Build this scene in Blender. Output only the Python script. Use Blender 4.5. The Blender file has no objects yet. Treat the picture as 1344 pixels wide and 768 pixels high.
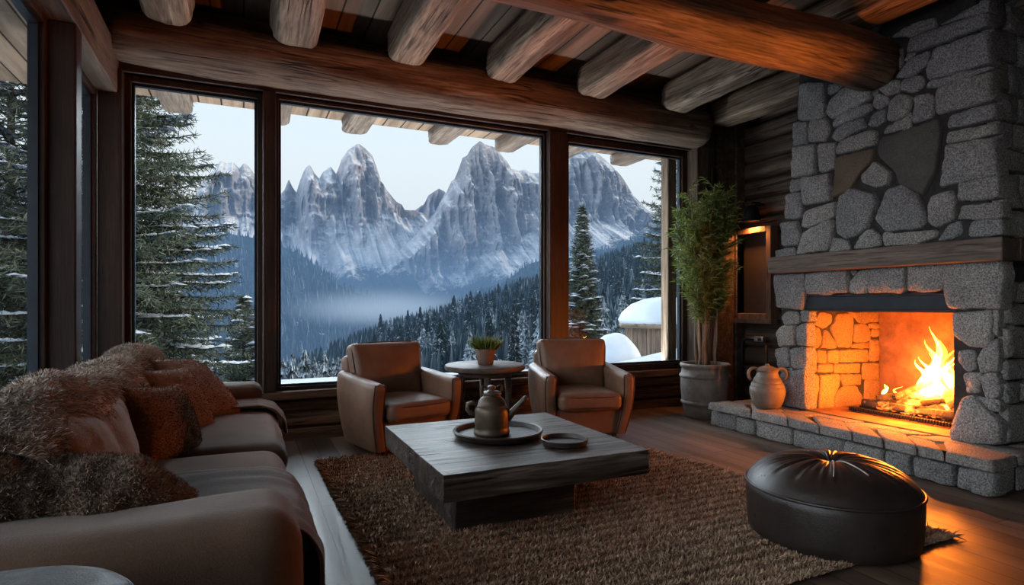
import bpy, math, random
import numpy as np
from mathutils import Vector, Matrix
random.seed(7)
RNG = np.random.default_rng(11)
C = bpy.context.scene.collection
SC = bpy.context.scene
PI = math.pi

# ---------------------------------------------------------------- camera geometry
EYE = 1.25
FPX = 769.0
YAW = math.radians(24.6)
SY, CY = math.sin(YAW), math.cos(YAW)
def ray(px, py):
    dx = SY * FPX + CY * (px - 672.0)
    dy = CY * FPX - SY * (px - 672.0)
    return dx, dy, 400.0 - py
def on_y(px, py, Y):
    d = ray(px, py); t = Y / d[1]
    return (d[0] * t, Y, EYE + d[2] * t)
def on_x(px, py, X):
    d = ray(px, py); t = X / d[0]
    return (X, d[1] * t, EYE + d[2] * t)
def on_z(px, py, z):
    d = ray(px, py); t = (z - EYE) / d[2]
    return (d[0] * t, d[1] * t, z)

# ---------------------------------------------------------------- noise
def _h(ix, iy, iz):
    n = (ix * 374761393 + iy * 668265263 + iz * 2147483647 + 1013904223) & 0xFFFFFFFF
    n = ((n ^ (n >> 13)) * 1274126177) & 0xFFFFFFFF
    n = (n ^ (n >> 16)) & 0xFFFF
    return n / 32767.5 - 1.0
def vnoise(p):
    p = np.asarray(p, dtype=float)
    i = np.floor(p).astype(np.int64); f = p - i
    f = f * f * f * (f * (f * 6 - 15) + 10)
    r = 0
    for a in (0, 1):
        wx = f[:, 0] if a else 1 - f[:, 0]
        for b in (0, 1):
            wy = f[:, 1] if b else 1 - f[:, 1]
            for c in (0, 1):
                wz = f[:, 2] if c else 1 - f[:, 2]
                r = r + wx * wy * wz * _h(i[:, 0] + a, i[:, 1] + b, i[:, 2] + c)
    return r
def fbm(p, o=4, g=.5):
    p = np.asarray(p, dtype=float); a = 1.0; s = 0; t = 0
    for k in range(o):
        s = s + a * vnoise(p * (2.03 ** k) + 17.3 * k); t += a; a *= g
    return s / t
def ridged(p, o=4):
    p = np.asarray(p, dtype=float); a = 1.0; s = 0; t = 0
    for k in range(o):
        s = s + a * (1 - np.abs(vnoise(p * (2.07 ** k) + 9.1 * k))); t += a; a *= .5
    return s / t

# ---------------------------------------------------------------- mesh builder
class MB:
    def __init__(s): s.v = []; s.f = []; s.n = 0
    def add(s, verts, faces):
        verts = np.asarray(verts, dtype=float).reshape(-1, 3)
        k = s.n; s.v.append(verts); s.n += len(verts)
        if isinstance(faces, np.ndarray): s.f.extend((faces + k).tolist())
        else: s.f.extend([[i + k for i in f] for f in faces])
        return s
    def arr(s): return np.concatenate(s.v) if s.v else np.zeros((0, 3))
    def box(s, x0, x1, y0, y1, z0, z1):
        v = [(x0,y0,z0),(x1,y0,z0),(x1,y1,z0),(x0,y1,z0),(x0,y0,z1),(x1,y0,z1),(x1,y1,z1),(x0,y1,z1)]
        return s.add(v, [[3,2,1,0],[4,5,6,7],[0,1,5,4],[1,2,6,5],[2,3,7,6],[3,0,4,7]])
    def bar(s, a, b, w, h, up=(0,0,1)):
        a = Vector(a); b = Vector(b); d = (b - a).normalized(); u = Vector(up)
        sd = d.cross(u).normalized(); u = sd.cross(d)
        v = []
        for p in (a, b):
            for i, j in ((-1,-1),(1,-1),(1,1),(-1,1)): v.append(p + sd * (i*w/2) + u * (j*h/2))
        return s.add([tuple(q) for q in v], [[0,1,2,3],[7,6,5,4],[0,4,5,1],[1,5,6,2],[2,6,7,3],[3,7,4,0]])
    def tube(s, pts, r, n=10, cap=True, sx=1.0):
        pts = [Vector(p) for p in pts]; m = len(pts)
        rs = r if hasattr(r, '__len__') else [r] * m
        v = []; ref = None
        for i in range(m):
            d = (pts[min(i+1, m-1)] - pts[max(i-1, 0)]).normalized()
            if ref is None: ref = Vector((0,0,1)) if abs(d.z) < .9 else Vector((1,0,0))
            a = d.cross(ref).normalized(); b = a.cross(d).normalized(); ref = b
            for k in range(n):
                t = 2*PI*k/n
                v.append(tuple(pts[i] + a*(math.cos(t)*rs[i]*sx) + b*(math.sin(t)*rs[i])))
        f = []
        for i in range(m-1):
            for k in range(n):
                k2 = (k+1) % n
                f.append([i*n+k, i*n+k2, (i+1)*n+k2, (i+1)*n+k])
        if cap: f.append(list(range(n))[::-1]); f.append([(m-1)*n+k for k in range(n)])
        return s.add(v, f)
    def lathe(s, prof, c=(0,0,0), n=32, wob=0):
        v = []; m = len(prof)
        for (r, z) in prof:
            for k in range(n):
                t = 2*PI*k/n
                v.append((c[0]+max(r,1e-4)*math.cos(t), c[1]+max(r,1e-4)*math.sin(t), c[2]+z))
        f = []
        for i in range(m-1):
            for k in range(n):
                k2 = (k+1) % n
                f.append([i*n+k, i*n+k2, (i+1)*n+k2, (i+1)*n+k])
        f.append(list(range(n))[::-1]); f.append([(m-1)*n+k for k in range(n)])
        return s.add(v, f)
    def grid(s, P, closed_u=False):
        nu, nv = P.shape[:2]
        f = []
        for i in range(nu if closed_u else nu-1):
            i2 = (i+1) % nu
            for j in range(nv-1): f.append([i*nv+j, i2*nv+j, i2*nv+j+1, i*nv+j+1])
        return s.add(P.reshape(-1,3), f)
    def rbox(s, half, r, c=(0,0,0), rot=None, n=8, crown=(0,0,0), nz=0, nf=4.0, ns=4, fn=None):
        hx, hy, hz = half; r = min(r, hx*.999, hy*.999, hz*.999)
        def ax(h):
            a = [-h + r - r*math.tan((PI/4)*(1-k/ns)) for k in range(ns)]
            b = list(np.linspace(-h+r, h-r, n))
            return np.array(a + b + [-x for x in a[::-1]])
        A = [ax(hx), ax(hy), ax(hz)]; H = np.array([hx,hy,hz])
        for d in range(3):
            for sg in (-1, 1):
                u, w = (d+1)%3, (d+2)%3
                U, W = np.meshgrid(A[u], A[w], indexing='ij')
                P = np.zeros(U.shape+(3,)); P[...,d] = sg*H[d]; P[...,u] = U; P[...,w] = W
                q = P.reshape(-1,3)
                inn = np.clip(q, -(H-r), H-r); dd = q - inn
                L = np.linalg.norm(dd, axis=1, keepdims=True)
                nrm = dd/np.maximum(L,1e-9)
                q2 = inn + nrm*r
                t = q2/H
                for e in range(3):
                    if crown[e]:
                        o1, o2 = (e+1)%3, (e+2)%3
                        q2[:,e] += crown[e]*t[:,e]*(1-t[:,o1]**2)*(1-t[:,o2]**2)
                if nz: q2 = q2 + nrm*(fbm(q2*nf + np.array(c)*3.1, 3)*nz)[:,None]
                if fn is not None: q2 = fn(q2)
                if rot is not None: q2 = q2 @ np.array(rot.to_3x3()).T
                q2 = q2 + np.array(c)
                k, l = U.shape
                idx = np.arange(k*l).reshape(k,l)
                F = np.stack([idx[:-1,:-1], idx[1:,:-1], idx[1:,1:], idx[:-1,1:]], -1).reshape(-1,4)
                if sg < 0: F = F[:, ::-1]
                s.add(q2, F)
        return s
    def build(s, name, mat, parent=None, smooth=True, merge=0, sharp=None, loc=None):
        me = bpy.data.meshes.new(name)
        v = s.arr()
        me.from_pydata(v.tolist(), [], s.f)
        if merge:
            import bmesh
            bm = bmesh.new(); bm.from_mesh(me); bmesh.ops.remove_doubles(bm, verts=bm.verts, dist=merge)
            bm.to_mesh(me); bm.free()
        if smooth: me.polygons.foreach_set('use_smooth', [True]*len(me.polygons))
        if smooth and sharp: me.set_sharp_from_angle(angle=math.radians(sharp))
        me.update()
        o = bpy.data.objects.new(name, me); C.objects.link(o)
        if mat: me.materials.append(mat)
        if parent: o.parent = parent
        if loc: o.location = loc
        return o

def tag(o, label=None, cat=None, group=None, kind=None):
    if label: o['label'] = label
    if cat: o['category'] = cat
    if group: o['group'] = group
    if kind: o['kind'] = kind
    return o
def thing(name, label, cat, loc=(0,0,0), rz=0, group=None):
    o = bpy.data.objects.new(name, None); C.objects.link(o)
    o.location = loc; o.rotation_euler = (0,0,rz); o.empty_display_size = .1
    return tag(o, label, cat, group)
def struct(name, mb, mat, parent=None, **k):
    o = mb.build(name, mat, parent, **k)
    if parent is None: o['kind'] = 'structure'
    return o
def dup(o, label=None, parent=None):
    c = o.copy(); C.objects.link(c)
    if parent: c.parent = parent
    if label: c['label'] = label
    for ch in list(o.children): dup(ch, None, c)
    return c
def bevel(o, w, seg=3, ang=30):
    m = o.modifiers.new('bevel', 'BEVEL'); m.width = w; m.segments = seg; m.limit_method = 'ANGLE'; m.angle_limit = math.radians(ang)
    return o
def subdiv_disp(o, cuts, fn):
    "subdivide every edge and move the verts through fn(coords Nx3)->Nx3"
    import bmesh
    bm = bmesh.new(); bm.from_mesh(o.data)
    bmesh.ops.subdivide_edges(bm, edges=bm.edges[:], cuts=cuts, use_grid_fill=True)
    co = np.array([v.co[:] for v in bm.verts]); co = fn(co)
    for v, c in zip(bm.verts, co): v.co = c
    bm.to_mesh(o.data); bm.free(); o.data.update()
    o.data.polygons.foreach_set('use_smooth', [True]*len(o.data.polygons))
    return o

def blades(base, dirs, length, width, bend=None, mb=None, seed=0, side=None):
    "two-segment tapering blades; bend = Nx3 displacement of the tip"
    rg = np.random.default_rng(seed)
    N = len(base)
    dirs = dirs/np.maximum(np.linalg.norm(dirs,axis=1,keepdims=True),1e-9)
    if side is None: side = rg.normal(size=(N,3))
    side = np.cross(dirs, side); side /= np.maximum(np.linalg.norm(side,axis=1,keepdims=True),1e-9)
    L = np.broadcast_to(np.asarray(length,float),(N,))[:,None]; W = np.broadcast_to(np.asarray(width,float),(N,))[:,None]
    if bend is None: bend = np.zeros((N,3))
    mid = base + dirs*L*.55 + bend*.3
    tip = base + dirs*L + bend
    V = np.stack([base-side*W*.5, base+side*W*.5, mid-side*W*.42, mid+side*W*.42, tip], 1)
    k = np.arange(N)*5
    mb = mb or MB()
    off = mb.n
    mb.v.append(V.reshape(-1,3)); mb.n += N*5
    q = np.stack([k,k+1,k+3,k+2],1)+off; t = np.stack([k+2,k+3,k+4],1)+off
    mb.f.extend(q.tolist()); mb.f.extend(t.tolist())
    return mb
def sample_mesh(o, n, seed=0, keep=None):
    rg = np.random.default_rng(seed)
    me = o.data; me.calc_loop_triangles()
    v = np.empty(len(me.vertices)*3); me.vertices.foreach_get('co', v); v = v.reshape(-1,3)
    t = np.empty(len(me.loop_triangles)*3, dtype=np.int32); me.loop_triangles.foreach_get('vertices', t); t = t.reshape(-1,3)
    a,b,c = v[t[:,0]], v[t[:,1]], v[t[:,2]]
    nn = np.cross(b-a, c-a); ar = np.linalg.norm(nn,axis=1)
    nn = nn/np.maximum(ar,1e-12)[:,None]
    if keep is not None:
        w = keep((a+b+c)/3, nn); ar = ar*w
    i = rg.choice(len(t), n, p=ar/ar.sum())
    r1 = np.sqrt(rg.random(n)); r2 = rg.random(n)
    p = a[i]*(1-r1)[:,None] + b[i]*(r1*(1-r2))[:,None] + c[i]*(r1*r2)[:,None]
    return p, nn[i]

# ---------------------------------------------------------------- materials
def nt(name):
    m = bpy.data.materials.new(name); m.use_nodes = True
    t = m.node_tree; t.nodes.clear()
    out = t.nodes.new('ShaderNodeOutputMaterial')
    return m, t, out
class G:
    "small node-graph helper"
    def __init__(s, t): s.t = t
    def n(s, typ, **k):
        nd = s.t.nodes.new(typ)
        for a, b in k.items():
            if a in ('inp',):
                for kk, vv in b.items():
                    if isinstance(vv, bpy.types.NodeSocket): s.t.links.new(vv, nd.inputs[kk])
                    else: nd.inputs[kk].default_value = vv
            else: setattr(nd, a, b)
        return nd
    def co(s, scale=(1,1,1), rot=(0,0,0), rnd=False, kind='Object'):
        tc = s.n('ShaderNodeTexCoord'); src = tc.outputs[kind]
        if rnd:
            oi = s.n('ShaderNodeObjectInfo'); mm = s.n('ShaderNodeMath', operation='MULTIPLY', inp={0: oi.outputs['Random'], 1: 37.0})
            ad = s.n('ShaderNodeVectorMath', operation='ADD', inp={0: src, 1: mm.outputs[0]}); src = ad.outputs[0]
        mp = s.n('ShaderNodeMapping', inp={'Vector': src, 'Scale': scale, 'Rotation': rot})
        return mp.outputs[0]
    def noise(s, vec, scale, detail=6, rough=.55, dist=0, out='Fac'):
        return s.n('ShaderNodeTexNoise', inp={'Vector': vec, 'Scale': scale, 'Detail': detail, 'Roughness': rough, 'Distortion': dist}).outputs[out]
    def ramp(s, fac, stops, interp='LINEAR'):
        r = s.n('ShaderNodeValToRGB', inp={'Fac': fac}); e = r.color_ramp.elements; r.color_ramp.interpolation = interp
        while len(e) < len(stops): e.new(.5)
        for el, (p, c) in zip(e, stops):
            el.position = p; el.color = (c,c,c,1) if not hasattr(c,'__len__') else (tuple(c)+(1,))[:4]
        return r.outputs[0]
    def mix(s, fac, a, b, mode='MIX'):
        m = s.n('ShaderNodeMix', data_type='RGBA', blend_type=mode)
        for sock, v in ((m.inputs[0], fac), (m.inputs[6], a), (m.inputs[7], b)):
            if isinstance(v, bpy.types.NodeSocket): s.t.links.new(v, sock)
            else: sock.default_value = v if not (hasattr(v,'__len__') and len(v)==3) else tuple(v)+(1,)
        return m.outputs[2]
    def math(s, op, a, b=0, clamp=False):
        return s.n('ShaderNodeMath', operation=op, use_clamp=clamp, inp={0: a, 1: b}).outputs[0]
    def bump(s, h, strength=.5, dist=.02, nrm=None):
        d = {'Height': h, 'Strength': strength, 'Distance': dist}
        if nrm is not None: d['Normal'] = nrm
        return s.n('ShaderNodeBump', inp=d).outputs[0]
    def bsdf(s, out, **k):
        b = s.n('ShaderNodeBsdfPrincipled', inp={kk.replace('_',' '): (tuple(v)+(1,) if isinstance(v,tuple) and len(v)==3 and 'Normal' not in kk else v) for kk, v in k.items()})
        s.t.links.new(b.outputs[0], out.inputs[0]); return b

def wood(name, dark, mid, light, axis='Y', freq=1.0, rough=.6, bumpv=.5, crack=True, rnd=True, spec=.3, contrast=1.0):
    m, t, out = nt(name); g = G(t)
    st = .06
    sc = {'X': (st,1,1), 'Y': (1,st,1), 'Z': (1,1,st)}[axis]
    v = g.co(tuple(x*freq for x in sc), rnd=rnd)
    a = g.noise(v, 9, 8, .62, .6)
    fine = g.noise(v, 55, 4, .6)
    big = g.noise(g.co((1,1,1), rnd=rnd), 1.3*freq, 3, .5)
    col = g.ramp(a, [(.3,dark),(.5,mid),(.72,light)])
    col = g.mix(g.ramp(fine, [(.38,.75),(.56,.0)]), col, dark, 'MIX')
    col = g.mix(.45*contrast, col, g.ramp(big, [(.3,(.35,.35,.35)),(.7,(1.25,1.2,1.15))]), 'MULTIPLY')
    h = g.math('ADD', g.math('MULTIPLY', a, .6), g.math('MULTIPLY', fine, .4))
    if crack:
        sc2 = {'X': (.035,1,1), 'Y': (1,.035,1), 'Z': (1,1,.035)}[axis]
        cv = g.co(tuple(x*freq for x in sc2), rnd=rnd)
        cn = g.noise(cv, 7, 3, .5, .4)
        cr = g.math('ABSOLUTE', g.math('SUBTRACT', cn, .5))
        cm = g.ramp(cr, [(0.003,0.0),(.018,1.0)])
        msk = g.ramp(g.noise(g.co((1,1,1),rnd=rnd), 2.2*freq, 2), [(.45,0.0),(.6,1.0)])
        cmk = g.math('MAXIMUM', cm, g.math('SUBTRACT', 1.0, msk))
        col = g.mix(cmk, tuple(x*.18 for x in dark), col)
        h = g.math('ADD', h, g.math('MULTIPLY', cmk, .8))
    b = g.bump(h, bumpv, .012)
    g.bsdf(out, Base_Color=col, Roughness=rough, Normal=b, Specular_IOR_Level=spec)
    return m

def plain(name, col, rough=.5, metal=0, noise_amt=.25, scale=20, bumpv=.1, spec=.5, bscale=None, sheen=0):
    m, t, out = nt(name); g = G(t)
    v = g.co()
    n = g.noise(v, scale, 5, .6)
    lo = tuple(c*(1-noise_amt) for c in col); hi = tuple(min(1,c*(1+noise_amt)) for c in col)
    c = g.ramp(n, [(.3,lo),(.7,hi)])
    b = g.bump(g.noise(v, bscale or scale*3, 4), bumpv, .01)
    k = dict(Base_Color=c, Roughness=rough, Metallic=metal, Normal=b, Specular_IOR_Level=spec)
    if sheen: k['Sheen_Weight'] = sheen
    g.bsdf(out, **k)
    return m

def leather(name, dark, light, rough=.38, scale=220):
    m, t, out = nt(name); g = G(t); v = g.co(rnd=True)
    n = g.noise(v, 5, 5, .6)
    col = g.ramp(n, [(.3,dark),(.7,light)])
    vo = g.n('ShaderNodeTexVoronoi', inp={'Vector': v, 'Scale': scale}).outputs[0]
    wr = g.noise(v, 9, 6, .65, 1.2)
    h = g.math('ADD', g.math('MULTIPLY', vo, .25), g.math('MULTIPLY', wr, .9))
    b = g.bump(h, .22, .015)
    ro = g.ramp(wr, [(.3,rough*.8),(.7,min(1,rough*1.35))])
    g.bsdf(out, Base_Color=col, Roughness=ro, Normal=b, Specular_IOR_Level=.45)
    return m

def fabric(name, dark, light, scale=160, bumpv=.4, sheen=.3):
    m, t, out = nt(name); g = G(t); v = g.co(rnd=True)
    n = g.noise(v, 6, 5, .6); f = g.noise(v, scale, 3, .7)
    col = g.mix(.5, g.ramp(n, [(.3,dark),(.7,light)]), g.ramp(f, [(.3,dark),(.7,light)]))
    b = g.bump(f, bumpv, .01)
    g.bsdf(out, Base_Color=col, Roughness=.95, Normal=b, Sheen_Weight=sheen, Specular_IOR_Level=.1)
    return m

def stone(name, dark, light, scale=1.0, bumpv=.9):
    m, t, out = nt(name); g = G(t); v = g.co()
    n = g.noise(v, 2.4*scale, 4, .6); f = g.noise(v, 90*scale, 5, .75); md = g.noise(v, 22*scale, 6, .65)
    geo = g.n('ShaderNodeNewGeometry')
    col = g.ramp(f, [(.36,dark),(.5,tuple((a+b)/2.2 for a,b in zip(dark,light))),(.64,light)])
    col = g.mix(.55, col, g.ramp(n, [(.3,(.5,.5,.52)),(.7,(1.3,1.27,1.22))]), 'MULTIPLY')
    isl = g.ramp(geo.outputs['Random Per Island'], [(0,(.72,.74,.78)),(.5,(1,1,1)),(1,(1.25,1.18,1.1))])
    col = g.mix(.6, col, isl, 'MULTIPLY')
    h = g.math('ADD', g.math('MULTIPLY', f, .45), g.math('MULTIPLY', md, .9))
    b = g.bump(h, bumpv, .022)
    g.bsdf(out, Base_Color=col, Roughness=.88, Normal=b, Specular_IOR_Level=.25)
    return m

M = {}
M['log'] = wood('weathered_log_wood', (.06,.036,.022), (.20,.145,.10), (.40,.31,.23), 'Y', 1.0, .7, 1.0, contrast=1.3)
M['log_x'] = wood('weathered_log_wood_cross', (.045,.026,.016), (.14,.092,.060), (.29,.21,.15), 'X', 1.0, .68, 1.0, contrast=1.3)
M['wall_log'] = wood('dark_wall_log_wood', (.03,.02,.014), (.085,.058,.042), (.16,.115,.082), 'Y', 1.0, .6, .7)
M['wall_log_x'] = wood('dark_wall_board_wood', (.06,.028,.016), (.15,.075,.045), (.25,.14,.085), 'X', 1.0, .5, .6)
M['frame'] = wood('dark_window_wood', (.018,.009,.006), (.038,.020,.013), (.065,.036,.024), 'Z', 1.6, .45, .2, False)
M['frame_x'] = wood('dark_window_rail_wood', (.018,.009,.006), (.038,.020,.013), (.065,.036,.024), 'X', 1.6, .45, .2, False)
M['beam_light'] = wood('warm_beam_wood', (.06,.042,.03), (.12,.085,.06), (.19,.14,.10), 'Y', 1.0, .6, .35)
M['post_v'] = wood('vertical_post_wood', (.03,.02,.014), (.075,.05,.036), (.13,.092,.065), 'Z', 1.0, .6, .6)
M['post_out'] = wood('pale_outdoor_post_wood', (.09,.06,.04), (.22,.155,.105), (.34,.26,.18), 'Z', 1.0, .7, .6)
M['soffit'] = wood('soffit_wood', (.12,.078,.05), (.25,.17,.115), (.36,.27,.19), 'Y', 1.2, .7, .5)
M['rafter'] = wood('rafter_wood', (.09,.062,.045), (.19,.14,.105), (.3,.235,.18), 'Y', 1.2, .7, .6)
M['table'] = wood('rough_table_wood', (.014,.010,.008), (.075,.058,.048), (.24,.20,.17), 'X', 1.2, .42, 1.0, True, spec=.5, contrast=1.3)
M['side_table'] = wood('grey_side_table_wood', (.07,.052,.042), (.14,.108,.088), (.22,.175,.145), 'X', 1.5, .5, .3, False)
M['mantel'] = wood('mantel_wood', (.07,.05,.038), (.14,.105,.082), (.22,.17,.135), 'Y', 1.3, .6, .6)
M['metal_dark'] = plain('dark_window_metal', (.022,.03,.04), .4, .6, .15, 8, .02)
M['iron'] = plain('black_iron', (.02,.022,.026), .5, .7, .3, 30, .15)
M['steel_lintel'] = plain('blue_grey_steel', (.018,.021,.025), .5, .6, .2, 15, .05)
M['leather'] = leather('brown_leather', (.13,.066,.04), (.2,.11,.07), .4)
M['leather_pipe'] = leather('dark_leather_piping', (.045,.024,.016), (.07,.04,.028), .4)
M['leather_dark'] = leather('dark_pouf_leather', (.016,.012,.010), (.03,.023,.02), .33)
M['leather_stool'] = leather('black_stool_leather', (.014,.015,.017), (.024,.025,.027), .5)
M['sofa'] = fabric('brown_sofa_fabric', (.078,.042,.026), (.135,.082,.054), 190, .35, .25)
M['suede'] = fabric('tan_suede', (.13,.095,.072), (.23,.178,.14), 120, .4, .3)
M['boucle'] = fabric('boucle_fabric', (.13,.065,.036), (.33,.19,.115), 95, 1.0, .3)
M['fleece'] = fabric('brown_fleece', (.05,.03,.019), (.13,.085,.058), 120, .8, .4)
M['blanket'] = fabric('taupe_blanket', (.045,.034,.028), (.095,.075,.062), 150, .7, .4)
M['stone'] = stone('granite_stone', (.062,.062,.064), (.47,.46,.45))
M['stone_smooth'] = stone('smooth_slate_stone', (.06,.055,.05), (.125,.118,.108), 1.6, .35)
M['stone_brown'] = stone('brown_stone', (.09,.065,.045), (.2,.15,.105), 1.3, .5)
M['hearth_top'] = stone('hearth_slab_stone', (.09,.083,.08), (.44,.41,.38))
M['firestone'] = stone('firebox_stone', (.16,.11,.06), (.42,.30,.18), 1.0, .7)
M['mortar'] = plain('dark_mortar', (.028,.026,.025), .95, 0, .4, 30, .6)
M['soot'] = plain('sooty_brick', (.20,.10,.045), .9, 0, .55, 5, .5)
M['clay'] = plain('grey_clay', (.13,.10,.078), .6, 0, .3, 14, .25)
M['clay_pot'] = plain('ribbed_planter_clay', (.12,.10,.088), .65, 0, .3, 10, .3)
M['bronze'] = plain('aged_bronze', (.085,.058,.038), .45, .35, .35, 12, .15)
M['tray'] = plain('dark_wood_tray', (.03,.02,.015), .5, 0, .35, 12, .15)
M['terracotta'] = plain('terracotta', (.17,.10,.075), .7, 0, .25, 12, .15)
M['soil'] = plain('dark_soil', (.03,.022,.016), .95, 0, .5, 60, .8)
# ================================================================ ROOM SHELL
D = 5.75          # window wall, inner face
XL = -0.93        # left wall, inner face of the posts
XR = 5.9          # right log wall
CZ = 3.80         # ceiling planks
YB = -2.6         # wall behind the camera
WZ0, WZ1 = .46, 3.17

def floor_mat():
    m, t, out = nt('plank_floor'); g = G(t)
    v = g.co((1,1,1), (0,0,PI/2))
    br = g.n('ShaderNodeTexBrick', inp={'Vector': v, 'Color1': (.6,.6,.6,1), 'Color2': (1.25,1.2,1.15,1), 'Mortar': (.02,.02,.02,1), 'Scale': 1.0,
             'Mortar Size': .0035, 'Brick Width': 1.9, 'Row Height': .145, 'Bias': 0.0})
    br.offset = .37
    w = g.co((1,.05,1)); a = g.noise(w, 8, 8, .62, .5); f = g.noise(w, 60, 4, .6)
    col = g.ramp(a, [(.3,(.06,.038,.026)),(.5,(.12,.08,.058)),(.72,(.20,.145,.112))])
    col = g.mix(g.math('MULTIPLY', f, .35), col, (.05,.033,.024))
    col = g.mix(1.0, col, br.outputs[0], 'MULTIPLY')
    h = g.math('ADD', g.math('MULTIPLY', a, .35), g.math('MULTIPLY', g.math('SUBTRACT', 1.0, br.outputs['Fac']), .9))
    b = g.bump(h, .35, .008)
    ro = g.ramp(a, [(.3,.38),(.7,.58)])
    g.bsdf(out, Base_Color=col, Roughness=ro, Normal=b, Specular_IOR_Level=.24)
    return m
def ceil_mat():
    m, t, out = nt('ceiling_planks'); g = G(t)
    v = g.co((1,1,1), (0,0,PI/2))
    br = g.n('ShaderNodeTexBrick', inp={'Vector': v, 'Color1': (.7,.7,.7,1), 'Color2': (1.2,1.15,1.1,1), 'Mortar': (.03,.03,.03,1), 'Scale': 1.0,
             'Mortar Size': .008, 'Brick Width': 9, 'Row Height': .26})
    w = g.co((1,.06,1)); a = g.noise(w, 7, 8, .62, .6)
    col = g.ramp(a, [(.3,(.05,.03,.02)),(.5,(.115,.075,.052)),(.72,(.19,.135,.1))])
    col = g.mix(1.0, col, br.outputs[0], 'MULTIPLY')
    h = g.math('ADD', g.math('MULTIPLY', a, .5), g.math('SUBTRACT', 1.0, br.outputs['Fac']))
    g.bsdf(out, Base_Color=col, Roughness=.7, Normal=g.bump(h, .5, .012), Specular_IOR_Level=.25)
    return m
def soffit_mat():
    m, t, out = nt('soffit_planks'); g = G(t)
    br = g.n('ShaderNodeTexBrick', inp={'Vector': g.co((1,1,1), (0,0,PI/2)), 'Color1': (.8,.8,.8,1), 'Color2': (1.2,1.15,1.1,1), 'Mortar': (.08,.07,.06,1), 'Scale': 1.0,
             'Mortar Size': .009, 'Brick Width': 9, 'Row Height': .22})
    a = g.noise(g.co((1,.06,1)), 9, 8, .62, .6)
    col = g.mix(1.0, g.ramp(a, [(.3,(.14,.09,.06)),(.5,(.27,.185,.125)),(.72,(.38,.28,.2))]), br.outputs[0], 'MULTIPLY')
    g.bsdf(out, Base_Color=col, Roughness=.75, Normal=g.bump(a,.4,.01), Specular_IOR_Level=.2)
    return m
M['soffit_planks'] = soffit_mat()
M['floor'] = floor_mat(); M['ceiling'] = ceil_mat()

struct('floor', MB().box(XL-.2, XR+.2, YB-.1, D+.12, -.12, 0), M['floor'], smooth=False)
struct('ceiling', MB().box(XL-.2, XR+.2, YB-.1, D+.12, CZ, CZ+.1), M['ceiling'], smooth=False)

def log_stack(axis, a0, a1, fixed, face, z0, z1, hh, bul, seed):
    "stack of half-round hewn logs as one wall surface; face = +-1 direction of the bulge"
    mb = MB(); n = max(1, round((z1-z0)/hh)); h = (z1-z0)/n
    for k in range(n):
        na, nv = 60, 14
        A = np.linspace(a0, a1, na); T = np.linspace(0, 1, nv)
        AA, TT = np.meshgrid(A, T, indexing='ij')
        prof = np.clip(1-np.abs(TT*2-1)**3.2, 0, 1)**.6
        p = np.stack([AA*.8, TT*2+k*7+seed, np.full_like(AA, seed*3.3)], -1).reshape(-1,3)
        nz = fbm(p*np.array([1,1.3,1]), 4).reshape(AA.shape)*.018 + fbm(p*np.array([.8,6,1]), 3).reshape(AA.shape)*.010
        off = fixed + face*(prof*bul + nz*prof)
        Z = z0 + h*k + TT*h
        P = np.stack([off, AA, Z], -1) if axis == 'Y' else np.stack([AA, off, Z], -1)
        if (face > 0) == (axis == 'Y'): mb.grid(P)
        else: mb.grid(P[::-1])
    return mb

# right wall: horizontal logs (behind the chimney the masonry takes over)
wr = log_stack('Y', 3.9, D+.1, XR+.1, -1, 0, CZ, .235, .09, 3)
struct('wall_right', wr, M['wall_log'])
struct('wall_right_near', log_stack('Y', YB, 2.42, XR+.1, -1, 0, CZ, .235, .09, 5), M['wall_log'])
bk = MB().box(XR+.1, XR+.25, YB-.1, 2.55, 0, CZ); bk.box(XR+.1, XR+.25, 3.9, D+.1, 0, CZ)
struct('wall_right_backing', bk, M['wall_log'], smooth=False)
struct('wall_front', MB().box(XL-.2, XR+.2, YB-.15, YB, 0, CZ), M['wall_log_x'], smooth=False)

# back wall: logs under the sill, boarded corner on the right, lintel strip
lo = log_stack('X', XL-.05, 5.08, D+.07, -1, .10, WZ0-.06, .16, .06, 9)
lo.box(XL-.15, 5.9, D+.06, D+.2, 0, WZ0-.05)
struct('wall_back', lo, M['wall_log_x'])
struct('baseboard_back', MB().box(XL, XR, D-.02, D+.03, 0, .10), M['wall_log_x'], smooth=False)
cb = MB()
xs = np.linspace(5.10, 5.92, 6)
for i in range(5):
    cb.box(xs[i]+.004, xs[i+1]-.004, D-.10+.02*(i%2), D+.2, 0, CZ)
bevel(struct('wall_corner', cb, M['wall_log'], smooth=False), .012, 2)
o = struct('trim_1', MB().box(5.06, 5.34, D-.16, D+.10, WZ0-.3, WZ1+.05), M['post_v'], smooth=False); bevel(o, .02, 2)
o = struct('trim_2', MB().box(XL-.25, 5.1, D-.02, D+.2, WZ1, CZ), M['wall_log_x'], smooth=False)

def glass_mat():
    m, t, out = nt('window_glass'); g = G(t)
    tr = g.n('ShaderNodeBsdfTransparent', inp={'Color': (.97,.985,.98,1)})
    gl = g.n('ShaderNodeBsdfGlossy', inp={'Roughness': .0, 'Color': (1,1,1,1)})
    fr = g.n('ShaderNodeFresnel', inp={'IOR': 1.35})
    mx = g.n('ShaderNodeMixShader', inp={0: g.math('MULTIPLY', fr.outputs[0], .25), 1: tr.outputs[0], 2: gl.outputs[0]})
    t.links.new(mx.outputs[0], out.inputs[0]); return m
M['glass'] = glass_mat()

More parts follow.
